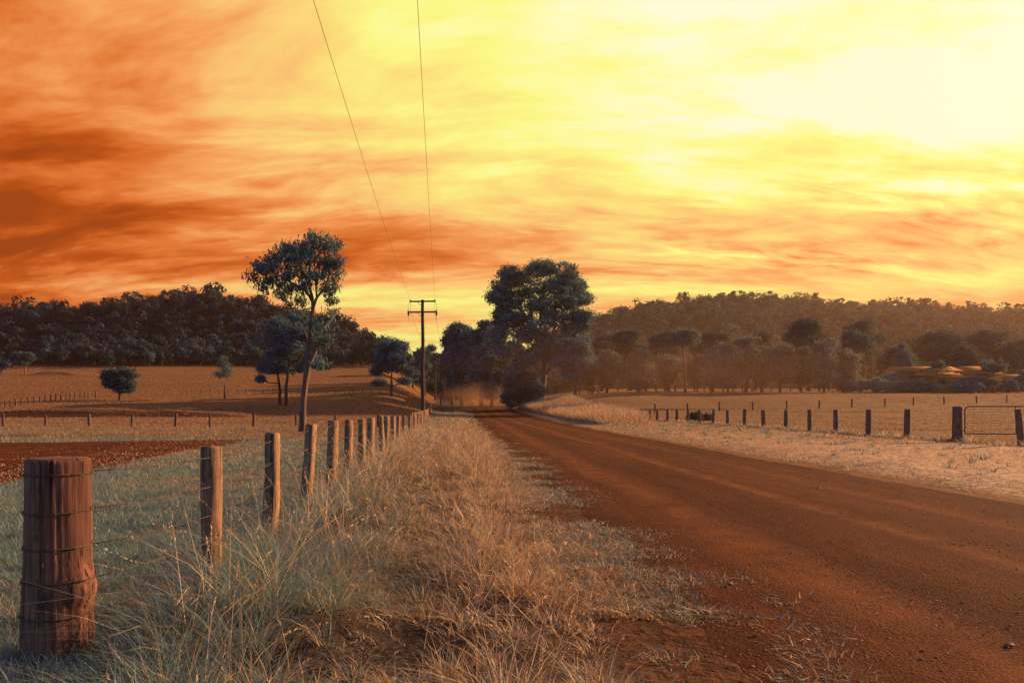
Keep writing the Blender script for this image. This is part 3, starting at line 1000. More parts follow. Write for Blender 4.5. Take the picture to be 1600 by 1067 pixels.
def simple_fence(name, label, P, w, ht, mat, wires=(.9, .6, .3), rail=None, round_=False, var=.08, wr=.004):
    P = [(x, y, h1(x, y)) for x, y in P]
    t = thing(name, label, 'fence', P[0])
    for x, y, z in P:
        post_mesh(x, y, z, w * R.uniform(.85, 1.15), ht * R.uniform(1 - var, 1 + var), R.uniform(0, .5), (R.normal(0, .025), R.normal(0, .02)), round_=round_).build('post', mat, t)
    for f in wires:
        wire_mesh([np.array([x, y - w / 2, z + ht * f]) for x, y, z in P], wr, 0, .02, 4, 3).build('wire', M_WIRE, t)
    if rail:
        for f in rail:
            b = MB()
            for (xa, ya, za), (xb, yb, zb) in zip(P[:-1], P[1:]):
                b.tube([(xa, ya - w * .5, za + ht * f), (xb, yb - w * .5, zb + ht * f)], .055, 6)
            b.build('rail', mat, t)
    return t


# cross fence at the back of the near left paddock
P = []
for px in (-62, 5, 73, 139, 205, 275, 330, 396, 462, 525, 590): P.append(((px - CX) / F * 58.0, 58.0 + R.normal(0, .15)))
simple_fence('wire_fence', 'thin wire fence across the left paddock in front of the dark bank', P, .15, .95, M_RPOST, wr=.0025)
# fence running away up the left slope
P = []
for px, py in ((-12, 640), (8, 637.5), (16, 636), (25, 634.5), (33, 633), (44, 632), (53, 631), (62, 630), (70, 628.5), (79, 627), (87, 626), (95, 626.5), (103, 625.5), (110, 625), (117, 624.5), (125, 623.5), (132, 623), (138, 622.5), (150, 621.5)):
    x, y, z = hit(px, py, 60, 250); P.append((x, y))
simple_fence('wire_fence', 'small distant fence climbing the left slope behind the dark bank', P, .16, 1.05, M_RPOST, (.85, .5), wr=.002)
P = []
for px in range(300, 640, 14):
    x, y, z = hit(px, 614.5 + .002 * (px - 400) + (px > 560) * (px - 560) * .02, 60, 250); P.append((x, y))
simple_fence('wire_fence', 'faint far fence low across the left slope behind the twin trunks', P, .11, .8, M_RPOST, (.85, .5), wr=.002)
# inner fence of the right paddock
P = []
for px, py in ((1023, 646), (1074, 644), (1124, 642.5), (1176, 641), (1229, 639.5), (1280, 638), (1331, 636.5), (1382.5, 635), (1427, 633.5), (1475, 632), (1526, 630.5), (1573, 629), (1622, 628)):
    x, y, z = hit(px, py, 85, 200); P.append((x, y))
simple_fence('wire_fence', 'line of thin short posts through the middle of the right paddock', P, .17, 1.15, M_RPOST, (.85, .5))
# rail fence below the gum line
P = []
for px in range(905, 1360, 15): P.append(((px - CX) / F * (150 + .02 * (px - 900)), 150 + .02 * (px - 900)))
simple_fence('rail_fence', 'timber post and rail fence under the row of gum trees', P, .22, 1.3, M_RPOST, (), (.92, .5))
# posts in front of the house garden
P = []
for px in range(1530, 1640, 12): P.append(((px - CX) / F * 141, 141.))
simple_fence('wire_fence', 'short garden fence below the broad shrub at the house', P, .2, .95, M_RPOST, (.8, .4))


# ------------------------------------------------------------------ power poles and wires
def power_pole(x, y, ht, label, detail=True, rot=-.09):
    z = h1(x, y)
    t = thing('power_pole', label, 'power pole', (x, y, z), 'timber power poles beside the road')
    b = MB(); zz = np.linspace(-.6, ht, 14)
    b.tube([(x + .02 * math.sin(q * 1.1), y, z + q) for q in zz], np.interp(zz, [0, ht], [.19, .135]), 14)
    b.build('pole', M_POLE, t, smooth=True)
    ca, sa = math.cos(-rot), math.sin(-rot)
    u = np.array([ca, sa * 0 - .09, 0]); u /= np.linalg.norm(u)
    ends = []
    for dz, L, off in ((-.16, 2.4, -.0), (-1.12, 2.72, .0)):
        c = np.array([x, y - .17, z + ht + dz])
        b = MB(); b.box(c, (L, .11, .13), math.atan2(u[1], u[0]), bev=.012); b.build('crossarm', M_POLE, t)
        b = MB()
        b.tube([c + np.array([0, .01, -.55]), c - u * .45 + np.array([0, -.03, -.06])], .022, 6); b.build('brace', M_STEEL, t)
        for s in (-1, 1):
            e = c + u * s * (L / 2 - .07)
            b = MB()
            if dz > -.5:
                b.tube([e + np.array([0, 0, .06]), e + np.array([0, 0, .12]), e + np.array([0, 0, .14]), e + np.array([0, 0, .19])], [.02, .045, .06, .03], 10)
                ends.append(e + np.array([0, 0, .17]))
            else:
                b.tube([e + np.array([0, -.07, .18]), e + np.array([0, -.07, .12]), e + np.array([0, -.07, -.28]), e + np.array([0, -.07, -.34])], [.05, .075, .075, .05], 10)
            b.build('insulator', M_PORC, t, smooth=True)
    if detail:
        c1 = np.array([x, y - .17, z + ht - .16]); c2 = np.array([x, y - .17, z + ht - 1.12])
        for s in (-1, 1):
            b = MB()
            e1 = c1 + u * s * 1.1 + np.array([0, -.05, .1]); e2 = c2 + u * s * 1.29 + np.array([0, -.07, .18])
            mid = (e1 + e2) / 2 + u * s * .12
            b.tube([e1, e1 + (mid - e1) * .5 + np.array([0, 0, -.05]), mid, e2], .011, 5)
            e3 = e2 + np.array([0, 0, -.5]); b.tube([e3, e3 - u * s * .16 + np.array([0, 0, -.16]), e1 - u * s * .02 + np.array([0, 0, -1.0]), e1 + np.array([0, 0, -.1])], .010, 5)
            b.tube([e3, e3 + np.array([0, 0, -.45])], .010, 5)
            b.build('jumper_wire', M_CABLE, t)
        b = MB()
        for k, q in enumerate(np.arange(3.6, ht - 1.5, .55)):
            s = 1 if k % 2 else -1
            b.tube([(x + s * .1, y - .05, z + q), (x + s * .3, y - .05, z + q), (x + s * .3, y - .05, z + q + .05)], .012, 5)
        b.build('step_bolt', M_STEEL, t)
    return ends


PX, PY = (660.5 - CX) / F * 72, 72.0
E1 = power_pole(PX, PY, 11.1, 'tall dark timber power pole with two crossarms at the end of the left fence')
E0 = power_pole(PX + .09 * 97, PY - 97, 11.1, 'power pole holding the near ends of the overhead wires', False)
px2 = (689 - CX) / F * 172
E2 = power_pole(px2, 172, 10.6, 'small far power pole half hidden against the dark roadside trees', False)
px3 = (694.5 - CX) / F * 205
E3 = power_pole(px3, 205, 10.0, 'smallest far power pole just right of the half hidden one', False)
for i, (lab) in enumerate(('left overhead wire running from the crossarm up across the sky', 'right overhead wire rising almost straight up from the pole crossarm')):
    a, c = E0[i], E1[i]
    s = np.linspace(0, 1, 60)[:, None]
    P = a + (c - a) * s - np.array([0, 0, 1.0]) * 4 * .9 * s * (1 - s)
    b = MB(); b.tube(P, .0065, 6)
    tag(b.build('power_line', M_CABLE), lab, 'power line', 'overhead wires')
for i, (lab) in enumerate(('faint left wire sagging from the tall pole to the far pole', 'faint right wire sagging from the tall pole to the far pole')):
    a, c = E1[i] - np.array([0, 0, .95]), E2[i]
    s = np.linspace(0, 1, 30)[:, None]
    P = a + (c - a) * s - np.array([0, 0, 1.0]) * 4 * 1.6 * s * (1 - s)
    b = MB(); b.tube(P, .011, 5)
    tag(b.build('power_line', M_CABLE), lab, 'power line', 'overhead wires')

# ------------------------------------------------------------------ trees
LEAFC = np.array([.088, .145, .175])


def unit(n):
    v = R.normal(0, 1, (n, 3)); return v / np.linalg.norm(v, axis=1)[:, None]


def crown_mesh(lobes, clumps, per, leaf, sig, droop=.4, col=LEAFC, wr=.38, var=.35, inner=.45, ref=None):
    """lobes: list of (centre, radii). clumps per lobe; per leaves in a clump"""
    b = MB()
    if leaf > .3: leaf *= .66; per = int(per * 1.9); sig *= .9
    for c, r in lobes:
        n = max(3, int(clumps * R.uniform(.75, 1.25) * ((float(np.mean(r)) / ref) ** 1.6 if ref else 1)))
        d = unit(n); d[:, 2] = d[:, 2] * .9 + .12
        rad = inner + (1 - inner) * R.random(n) ** .6
        cc = np.asarray(c) + d * rad[:, None] * np.asarray(r)
        tint = col * R.uniform(1 - var, 1 + var, (n, 1)) * (1 + R.normal(0, .07, (n, 3)))
        idx = np.repeat(np.arange(n), per); N = len(idx)
        p = cc[idx] + R.normal(0, 1, (N, 3)) * np.array([sig, sig, sig * .62])
        nr = d[idx] * .9 + R.normal(0, .75, (N, 3)); nr /= np.linalg.norm(nr, axis=1)[:, None]
        ax = R.normal(0, 1, (N, 3)); ax[:, 2] -= droop * 2.2
        ax -= nr * (ax * nr).sum(1)[:, None] * (1 - droop * .6)
        L = leaf * R.uniform(.6, 1.35, N)
        leaf_quads(b, p, ax, nr, L, L * wr, tint[idx] * R.uniform(.8, 1.2, (N, 1)))
    return b


def limb(b, p0, p1, r0, r1, bend=.12, n=7, up=.15, col=None, seg=6):
    p0 = np.asarray(p0, float); p1 = np.asarray(p1, float); L = np.linalg.norm(p1 - p0)
    s = np.linspace(0, 1, n)[:, None]
    off = R.normal(0, bend * L * .5, 3); off2 = R.normal(0, bend * L * .25, 3)
    P = p0 + (p1 - p0) * s + off * (s * (1 - s) * 2) + off2 * np.sin(s * 6.28) + np.array([0, 0, -up * L]) * s * (1 - s) * 2
    b.tube(P, np.linspace(r0, r1, n), seg, col)
    return P


def skeleton(base, trunk, tr, lobes, col, forks=3, twig=3, seg=7):
    """trunk polyline with limbs that reach every lobe"""
    b = MB()
    T = np.asarray(trunk, float)
    # refine trunk
    s = np.linspace(0, len(T) - 1, 4 * (len(T) - 1) + 1)
    TT = np.column_stack([np.interp(s, range(len(T)), T[:, k]) for k in range(3)])
    TR = np.interp(s, range(len(T)), tr)
    TR[0] *= 1.25
    TT[1:-1, :2] += R.normal(0, .12, (len(TT) - 2, 2)) * TR[1:-1, None]
    b.tube(TT, TR, 10 if tr[0] > .15 else seg, col)
    nodes = [(TT[k], TR[k]) for k in range(len(TT))]
    order = np.argsort([np.linalg.norm(np.asarray(c) - T[-1]) for c, r in lobes])
    for k in order:
        c, r = lobes[k]; c = np.asarray(c)
        best = None
        for (p, rr) in nodes:
            dv = c - p; L = np.linalg.norm(dv)
            cost = L * (1 + .9 * max(0, .25 - dv[2] / (L + 1e-6))) + (.0 if p[2] - base[2] > .25 * (c[2] - base[2]) else 5)
            if best is None or cost < best[0]: best = (cost, p, rr)
        _, p, rr = best
        r0 = min(rr * .62, .05 + .022 * np.linalg.norm(c - p)) * (1 if tr[0] > .1 else .6)
        r1 = max(r0 * .35, .012)
        P = limb(b, p, c, r0, r1, .13, 8, .12, col, 6)
        for i in (3, 5, 7): nodes.append((P[i], r0 + (r1 - r0) * i / 7))
        for _ in range(twig):
            d = unit(1)[0]; d[2] = abs(d[2]) * .7
            q0 = P[R.integers(4, 8)]
            limb(b, q0, c + d * np.asarray(r) * .85, max(r1 * .8, .01), .006, .16, 5, .05, col, 4)
    return b


def ell_lobes(cx, cy, cz, rx, ry, rz, n, frac=.42, flat=.72, low=-.75):
    out = []; k = 0
    while len(out) < n and k < 900:
        k += 1
        d = unit(1)[0] * (R.random() ** .38)
        if d[2] < low: continue
        c = np.array([cx + d[0] * rx * (1 - frac * .8), cy + d[1] * ry * (1 - frac * .8), cz + d[2] * rz * (1 - frac * flat)])
        s = frac * R.uniform(.5, 1.35)
        r = np.array([rx, ry, min(rz, (rx + ry) / 2)]) * s * np.array([1, 1, flat])
        if any(np.linalg.norm((c - np.asarray(o[0])) / (np.asarray(o[1]) * 1.0)) < .62 for o in out): continue
        out.append((c, r))
    return out


BARK_PALE = np.array([.15, .092, .068]); BARK_DARK = np.array([.075, .05, .04])


def make_tree(name, label, group, base, trunk, tr, lobes, clumps, per, leaf, sig, col=LEAFC, bark=BARK_DARK, droop=.4, twig=3, wr=.38, var=.35, cat='tree', inner=.45):
    t = thing(name, label, cat, base, group)
    skeleton(base, trunk, tr, lobes, bark, twig=twig).build('trunk', M_BARK, t, smooth=True)
    crown_mesh(lobes, clumps, per, leaf, sig, droop, col, wr, var, inner).build('crown', M_LEAF, t)
    return t


def W(px, py, d, dd=0.0):
    """a point at distance d (+ dd of depth) from its place in the view"""
    k = d / F
    return np.array([(px - CX) * k, d + dd, EYE - (py - HY) * k])


# --- the tall leaning gum
def hero_gum():
    d = 46.0; k = d / F
    base = W(472, 674, d); base[2] = h1(base[0], d)
    def L(px, py, rx, ry, dd=0): return (W(px, py, d, dd), np.array([rx * k, (rx + ry) / 2 * k, ry * k]) * 1.15)
    lobes = [L(492, 375, 20, 13, -.2), L(470, 386, 17, 13, .6), L(514, 388, 18, 14, -.3), L(448, 388, 13, 11, .3), L(483, 402, 22, 15, -.6), L(510, 412, 20, 15, .3),
             L(447, 405, 18, 15, -.3), L(462, 417, 17, 13, .8), L(424, 404, 13, 10, .2), L(428, 422, 14, 12, -.4), L(408, 418, 12, 11, .1), L(397, 434, 9, 12, -.1), L(416, 437, 8, 10, .4),
             L(525, 382, 9, 7, .2), L(527, 412, 9, 10, -.3), L(523, 432, 9, 12, .2), L(500, 434, 16, 12, -.5), L(478, 432, 13, 9, .5), L(452, 432, 9, 9, -.5), L(437, 441, 9, 9, .2), L(518, 470, 5, 6, 0),
             L(455, 452, 9, 9, -.3), L(436, 458, 8, 8, .3), L(477, 452, 10, 9, -.5), L(506, 452, 9, 9, .4), L(522, 452, 8, 9, -.2), L(516, 490, 6, 7, .2), L(468, 492, 8, 8, .5), L(412, 450, 6, 8, .1), L(500, 515, 9, 11, -.5), L(508, 532, 9, 9, .2), L(494, 540, 8, 8, .5), L(505, 500, 8, 10, .3), L(502, 572, 11, 5, -.5), L(466, 470, 9, 7, .7), L(440, 462, 7, 6, .3)]
    t = thing('gum_tree', 'tall leaning gum with pale twisted trunk and airy crown beside the post fence', 'tree', base)
    b = MB(); bk = BARK_PALE
    def tb(pts, rad, n=10):
        P = np.array([W(a[0], a[1], d, a[2] if len(a) > 2 else 0) for a in pts]); P[0, 2] = min(P[0, 2], base[2] - .1) if pts[0][1] > 670 else P[0, 2]
        s = np.linspace(0, len(P) - 1, 3 * (len(P) - 1) + 1)
        # smooth through the joints
        Q = np.column_stack([np.interp(s, range(len(P)), P[:, i]) for i in range(3)])
        Q[1:-1] = (Q[:-2] + 2 * Q[1:-1] + Q[2:]) / 4
        b.tube(Q, np.interp(s, range(len(P)), np.array(rad) * k), n, bk)
        return Q
    tb([(472, 678), (473, 655), (474, 625), (477, 600), (481, 570), (488, 557), (493, 548)], [6.6, 5.2, 4.7, 4.5, 5.4, 4.8, 3.0])
    tb([(481, 572), (481, 550), (484, 530), (486, 510, .1), (488, 485, .2), (487, 466, .2), (484, 450), (483, 425), (484, 400)], [4.2, 4, 3.6, 3.2, 3, 2.6, 2, 1.5, 1])
    tb([(493, 549), (489, 535, -.2), (486, 518, -.3), (487, 500, -.3), (492, 480, -.3), (497, 465, -.3), (507, 452), (513, 435), (518, 412)], [3.2, 2.7, 2.4, 2.2, 2.2, 2, 1.6, 1.1, .7])
    tb([(485, 512), (478, 498, .3), (467, 488, .5), (457, 482, .5)], [2.2, 1.8, 1.3, .8], 8)
    tb([(482, 545), (478, 528, .3), (472, 515, .4), (466, 505, .4)], [1.8, 1.4, 1, .7], 8)
    tb([(487, 470, .1), (478, 455, .2), (462, 445, .3), (445, 436, .3), (425, 425, .2), (408, 417, .1), (398, 430, 0)], [2.2, 1.9, 1.6, 1.3, 1, .7, .4], 8)
    tb([(484, 452), (476, 430, .3), (462, 412, .5), (448, 395, .4)], [1.7, 1.4, 1, .6], 8)
    tb([(497, 466, -.3), (496, 445, -.4), (494, 420, -.4), (492, 385, -.3)], [1.7, 1.4, 1, .6], 8)
    tb([(478, 455), (475, 440, -.4), (473, 420, -.4), (470, 395, 0)], [1.3, 1.1, .8, .5], 8)
    tb([(490, 548), (498, 540, -.1), (503, 528), (506, 515)], [1.6, 1.2, .9, .5], 7)
    tb([(489, 570), (495, 575, -.3), (503, 573, -.5)], [1.2, .9, .5], 7)
    tb([(508, 452), (514, 462), (518, 468)], [.9, .6, .4], 6)
    tb([(484, 530), (492, 520, .2), (501, 508, .3)], [1.2, .9, .5], 6)
    for c, r in lobes:
        for _ in range(7):
            dv = unit(1)[0]
            limb(b, c + np.array([0, 0, -r[2] * .8]) - np.array([(c[0] - W(485, 0, d)[0]) * .1, 0, .1]), c + dv * r * .9, .03, .008, .2, 5, .1, bk * .7, 4)
    b.build('trunk', M_BARK, t, smooth=True)
    crown_mesh(lobes, 34, 11, .29, .19, .85, LEAFC * np.array([1.1, 1.1, .95]), .25, .45, .0, ref=.62).build('crown', M_LEAF, t)


hero_gum()


def gum(name, label, group, px, d, top, rx, bot, nl, clumps, per, leaf, sig, cxo=0, tr=None, bark=BARK_DARK, col=LEAFC, lean=0, frac=.42, flat=.72, ry=None, cat='tree', droop=.35, wr=.45, fork=.55, extra=(), twig=3, low=-.75, base=None, inner=.45):
    k = d / F
    b0 = W(px, HY, d); b0[2] = h1(b0[0], d)
    zt = EYE - (top - HY) * k; zb = EYE - (bot - HY) * k
    cz = (zt + zb) / 2; rz = (zt - zb) / 2; rxx = rx * k; cx = b0[0] + cxo * k
    lobes = ell_lobes(cx, d, cz, rxx, ry * k if ry else rxx * .9, rz, nl, frac, flat, low)
    for (ex, ey, erx, ery) in extra: lobes.append((W(ex, ey, d, R.normal(0, .4)), np.array([erx * k, erx * k, ery * k])))
    H = zt - b0[2]
    tr = tr or max(.018 * H, .06)
    ft = b0[2] + (zb - b0[2]) + (zt - zb) * fork
    pts = [b0 + np.array([0, 0, -.3]), b0 + np.array([lean * .2, 0, (ft - b0[2]) * .35]), b0 + np.array([(cx - b0[0]) * .4 + lean * .6, 0, (ft - b0[2]) * .7]), np.array([cx * .7 + b0[0] * .3 + lean, d, ft])]
    return make_tree(name, label, group, b0, pts, [tr, tr * .85, tr * .7, tr * .35], lobes, clumps, per, leaf, sig, col, bark, droop, twig, wr, cat=cat, inner=inner)


# --- scattered trees of the left paddock
LG = 'scattered trees of the left slope'
def dist(px, py): return hit(px, py, 60, 320)[1]

d = dist(444, 634)
gum('gum_tree', 'bushy grey green gum on the right trunk of the twin pair', LG, 447, d, 470, 46, 585, 22, 34, 12, .55, .34, 8, .24, col=LEAFC * .95, fork=.25, extra=((505, 572, 12, 5), (490, 560, 12, 8), (470, 575, 12, 6)), droop=.5)
gum('gum_tree', 'lower bushy gum on the left trunk of the twin pair', LG, 437.5, d + 2, 545, 26, 592, 11, 30, 12, .5, .3, -6, .24, col=LEAFC, fork=.3, extra=((412, 578, 10, 7), (408, 592, 5, 5)), droop=.5)
d = dist(350, 623)
gum('sapling', 'slender half bare young gum standing alone on the left slope', LG, 351, d, 553, 20, 604, 24, 8, 7, .40, .26, 1, .17, bark=np.array([.085, .055, .045]), col=LEAFC * np.array([1.3, 1.1, .9]), fork=.08, twig=7, frac=.30)
d = dist(187, 625)
gum('bushy_tree', 'compact round blue green tree alone in the left paddock', LG, 187, d, 568, 28, 621, 24, 46, 12, .48, .3, 0, .22, col=np.array([.05, .095, .11]), fork=.3, frac=.38)
d = dist(38, 584)
gum('paddock_tree', 'flat topped dark tree with forked pale trunk at the far left slope', LG, 39, d, 545, 18, 573, 12, 34, 10, .7, .4, -2, .22, col=LEAFC * .8, bark=np.array([.2, .12, .08]), fork=.2, frac=.42)
gum('paddock_tree', 'low dark tree cut by the left edge of the photo on the slope', LG, 2, d - 3, 553, 15, 582, 10, 34, 10, .7, .4, 0, .2, col=LEAFC * .85, fork=.3)
d = dist(612, 619)
gum('gum_tree', 'spreading gum with low boughs on the slope just left of the power pole', LG, 612, d, 522, 33, 592, 24, 34, 12, .6, .38, 0, .26, bark=np.array([.1, .065, .05]), fork=.15, frac=.36, extra=((592, 598, 10, 5), (634, 596, 11, 5), (588, 582, 9, 7), (640, 580, 9, 7)))
d = 205
gum('gum_tree', 'dark rounded gum behind the power pole', LG, 664, d, 530, 15, 592, 12, 34, 10, .85, .5, -5, .3, col=LEAFC * .9)
gum('gum_tree', 'tufted open gum right of the power pole against yellow sky', LG, 680, d + 4, 531, 12, 590, 9, 30, 10, .85, .5, -2, .3, col=LEAFC * .85, frac=.46)
gum('gum_tree', 'small gum in the gap left of the power pole', LG, 645, d + 6, 548, 16, 600, 10, 30, 10, .85, .5, 0, .3, col=LEAFC * .85)

# --- trees at the bend
BG = 'tall roadside trees at the end of the road'
D = 150
gum('dense_tree', 'dark dense tree at the left of the roadside clump by the far poles', BG, 722, D + 22, 485, 37, 632, 46, 44, 11, .85, .5, 2, .5, col=LEAFC * .9, fork=.3, frac=.36, flat=.8, low=-1)
gum('dense_tree', 'tall dark tree just left of the big domed gum', BG, 752, D + 16, 484, 36, 618, 40, 44, 11, .85, .5, 0, .5, col=LEAFC * .9, fork=.3, frac=.38, flat=.8, low=-1)
gum('dense_tree', 'dark spreading tree filling the gap right of the far poles', BG, 706, D + 30, 494, 24, 628, 30, 44, 11, .85, .5, 2, .4, col=LEAFC * .85, fork=.3, frac=.36, flat=.8, low=-1)
gum('gum_tree', 'grey green bushy gum hanging over the dusty road end', BG, 768, D + 6, 520, 37, 632, 32, 44, 12, .7, .42, 0, .34, col=LEAFC * 1.15, fork=.2, frac=.34, low=-1)

gum('dense_tree', 'dark tree closing the view at the very end of the road', BG, 726, 290, 560, 30, 618, 26, 40, 10, 1.2, .8, 0, .4, col=LEAFC * .6, fork=.3, low=-1)
gum('dense_tree', 'dark tree right of the very end of the road behind the dust', BG, 765, 300, 560, 34, 618, 26, 40, 10, 1.2, .8, 0, .4, col=LEAFC * .6, fork=.3, low=-1)
gum('dense_tree', 'dark tree left of the very end of the road beside the far poles', BG, 697, 285, 566, 26, 618, 24, 40, 10, 1.2, .8, 0, .4, col=LEAFC * .6, fork=.3, low=-1)


def big_gum():
    d = float(D - 6); k = d / F
    base = W(846, HY, d); base[2] = h1(base[0], d)
    sp = [(842, 425, 24, 13), (812, 432, 22, 13), (872, 430, 22, 13), (786, 450, 18, 13), (895, 448, 18, 13), (775, 472, 13, 10), (908, 470, 13, 11), (830, 450, 26, 14), (862, 455, 24, 14),
          (800, 470, 20, 13), (885, 475, 20, 13), (843, 480, 26, 14), (820, 497, 24, 14), (868, 500, 24, 14), (905, 492, 16, 12), (790, 500, 20, 14), (912, 512, 10, 10), (780, 522, 14, 12), (838, 518, 22, 14),
          (895, 522, 20, 14), (860, 530, 22, 14), (812, 528, 22, 14), (800, 552, 22, 14), (882, 545, 18, 12), (838, 550, 18, 12), (822, 568, 16, 12), (868, 565, 12, 10), (772, 545, 12, 14), (805, 578, 14, 12)]
    sp += [(778, 492, 13, 13), (780, 458, 12, 10), (904, 458, 10, 10), (910, 496, 11, 12), (800, 438, 16, 11), (886, 436, 15, 11), (842, 418, 18, 9)]
    lobes = []
    for (a, b_, rx, ry) in sp:
        for s in (-1, 1):
            dep = s * R.uniform(.15, .6) * math.sqrt(max(0, 1 - ((a - 842) / 85) ** 2)) * 9
            lobes.append((W(a + R.normal(0, 4), b_ + R.normal(0, 3), d, dep), np.array([rx * k * .98, rx * k * .98, ry * k * .92])))
    t = thing('gum_tree', 'largest tree, a huge domed gum with sky holes right of the road end', 'tree', base, BG)
    b = MB(); bk = np.array([.16, .10, .08])
    def tb(pts, rad, n=9):
        P = np.array([W(a[0], a[1], d, a[2] if len(a) > 2 else 0) for a in pts])
        s = np.linspace(0, len(P) - 1, 3 * (len(P) - 1) + 1)
        Q = np.column_stack([np.interp(s, range(len(P)), P[:, i]) for i in range(3)]); Q[1:-1] = (Q[:-2] + 2 * Q[1:-1] + Q[2:]) / 4
        b.tube(Q, np.interp(s, range(len(P)), np.array(rad) * k), n, bk)
    tb([(847, 650), (848, 612), (850, 590), (851, 570), (848, 553), (842, 540), (836, 520), (830, 490), (826, 455)], [5.5, 4.6, 4.2, 3.8, 3, 2.5, 2, 1.5, .8])
    tb([(851, 575), (853, 560, -1), (858, 545, -2), (864, 525, -2), (868, 495, -2), (866, 450, -1)], [3, 2.6, 2.2, 1.8, 1.4, .8])
    tb([(851, 585), (860, 575, -1), (872, 562, -1), (884, 548), (893, 530), (900, 495)], [2.4, 2, 1.8, 1.5, 1.1, .6])
    tb([(846, 552), (838, 540, 2), (820, 528, 3), (800, 510, 3), (785, 475, 2)], [2.2, 1.9, 1.6, 1.2, .6])
    tb([(842, 540), (845, 510, 3), (848, 470, 3), (845, 430, 2)], [2, 1.6, 1.2, .6])
    tb([(848, 585), (835, 575, -2), (822, 560, -3), (812, 545, -3)], [1.6, 1.4, 1.1, .7])
    tb([(864, 525, -2), (878, 505, -3), (888, 480, -3), (895, 450, -2)], [1.4, 1.2, .9, .5])
    tb([(836, 520), (822, 500, -3), (808, 470, -3), (805, 440, -2)], [1.4, 1.2, .9, .5])
    for c, r in lobes:
        for _ in range(2):
            limb(b, c - np.array([(c[0] - base[0]) * .18, (c[1] - d) * .2, r[2] * 1.2]), c + unit(1)[0] * r * .7, .09, .02, .15, 5, .1, bk * .8, 4)
    b.build('trunk', M_BARK, t, smooth=True)
    crown_mesh(lobes, 52, 14, .66, .46, .35, LEAFC * np.array([1.35, 1.25, 1.1]), .42, .5, .45).build('crown', M_LEAF, t)


big_gum()
gum('gum_tree', 'rounded lighter gum leaning right of the huge domed gum', BG, 899, D - 10, 503, 36, 612, 28, 40, 12, .66, .4, 4, .36, bark=np.array([.2, .13, .1]), col=LEAFC * 1.15, fork=.2, frac=.36, low=-1)
gum('shrubby_tree', 'bushy blue green tree at the foot of the huge domed gum', BG, 815, D - 9, 572, 29, 644, 28, 40, 11, .55, .34, 2, .16, col=np.array([.058, .085, .095]), fork=.2, frac=.38, low=-1)
gum('shrubby_tree', 'dark leafy bush left of the bushy blue green tree beside the road', BG, 795, D - 8, 580, 13, 648, 12, 36, 11, .55, .34, 0, .12, col=LEAFC * .8, fork=.2, low=-1)
gum('shrubby_tree', 'light bush between the big trunk and the bushy blue green tree', BG, 838, D - 9, 582, 14, 646, 12, 36, 11, .5, .32, 0, .12, col=LEAFC * 1.25, fork=.2, low=-1)

# --- the row of gums behind the rail fence
RG = 'row of gums beyond the right paddock'
row = [  # px, top, half width, crown bottom, extra distance, label
    (949, 540, 20, 606, 0, 'narrow gum first on the left in the row beyond the right paddock'),
    (998, 535, 26, 618, 0, 'broad dark gum second from the left in the row'),
    (1046, 545, 19, 600, 3, 'forked many stemmed gum left of the straight bare pole trunk'),
    (1071, 513, 19, 546, 2, 'umbrella topped gum on a straight bare trunk in the row'),
    (1090, 545, 15, 612, 6, 'slim gum close right of the straight bare trunk'),
    (1112, 536, 16, 610, -2, 'narrow leafy gum in the left middle of the row'),
    (1137, 524, 25, 604, 0, 'dark broad gum in the middle of the row'),
    (1165, 518, 22, 596, 2, 'tall dome topped gum with a dark straight stem in the middle of the row'),
    (1190, 532, 20, 606, 4, 'leaning gum just right of the dome topped gum'),
    (1219, 525, 22, 600, 0, 'tall gum with two thick forks in the right of the row'),
    (1252, 535, 22, 606, 3, 'rounded gum beneath the great pale dome'),
    (1288, 520, 26, 608, 0, 'big brownish gum near the right end of the row'),
    (1318, 535, 20, 610, 2, 'wide soft gum at the right end of the row'),
    (925, 560, 14, 612, 8, 'small gum tucked behind the lighter leaning gum'),
]
for i, (px, top, rx, bot, dd, lab) in enumerate(row):
    cc = LEAFC * R.uniform(.95, 1.3) * np.array([1.3, .98, .74])
    gum('gum_tree', lab, RG, px, 144 + dd, top, rx * (1.10 if i != 3 else 1.1), bot + R.uniform(2, 12) * (i != 3), 26 if rx > 16 else 17, 32, 11, .62, .5, R.normal(0, 2), R.uniform(.2, .34) if i != 3 else .26, col=cc, fork=.35 if i != 3 else .7, frac=.38, low=-1 if i != 3 else -.4, lean=R.normal(0, .5), bark=np.array([.11, .07, .055]))
EG = 'tall gums behind the row'
for (px, top, rx, bot, dd, lab) in [
    (1262, 487, 42, 590, 170, 'great pale domed gum rising behind the right of the row'),
    (985, 508, 30, 590, 182, 'wide domed gum behind the left of the row'),
    (1040, 510, 28, 590, 176, 'rounded gum behind the straight bare trunk'),
    (1110, 505, 30, 590, 190, 'broad gum behind the left middle of the row'),
    (1180, 508, 28, 590, 185, 'rounded gum behind the right middle of the row'),
    (1335, 512, 34, 595, 172, 'broad gum left of the house below the hill forest'),
    (1350, 490, 34, 590, 200, 'tall gum high above the house, at the left of the roofs'),
    (1470, 508, 44, 590, 196, 'wide dark gum behind the main roof'),
    (1545, 505, 44, 590, 200, 'tall gum behind the larger palm'),
    (1400, 530, 28, 600, 180, 'gum between the broad gum and the cone shaped cypress'),
    (1595, 515, 36, 600, 190, 'gum behind the right end of the house at the photo edge'),
    (940, 515, 26, 600, 178, 'gum filling the gap right of the lighter leaning gum'),
    (1510, 535, 30, 600, 178, 'low gum between the two palms behind the roofs')]:
    gum('gum_tree', lab, EG, px, dd, top, rx, bot, 24, 44, 12, .75, .6, 0, .4, col=LEAFC * R.uniform(.7, .95) * np.array([1.15, .95, .75]), fork=.3, frac=.36, low=-1)
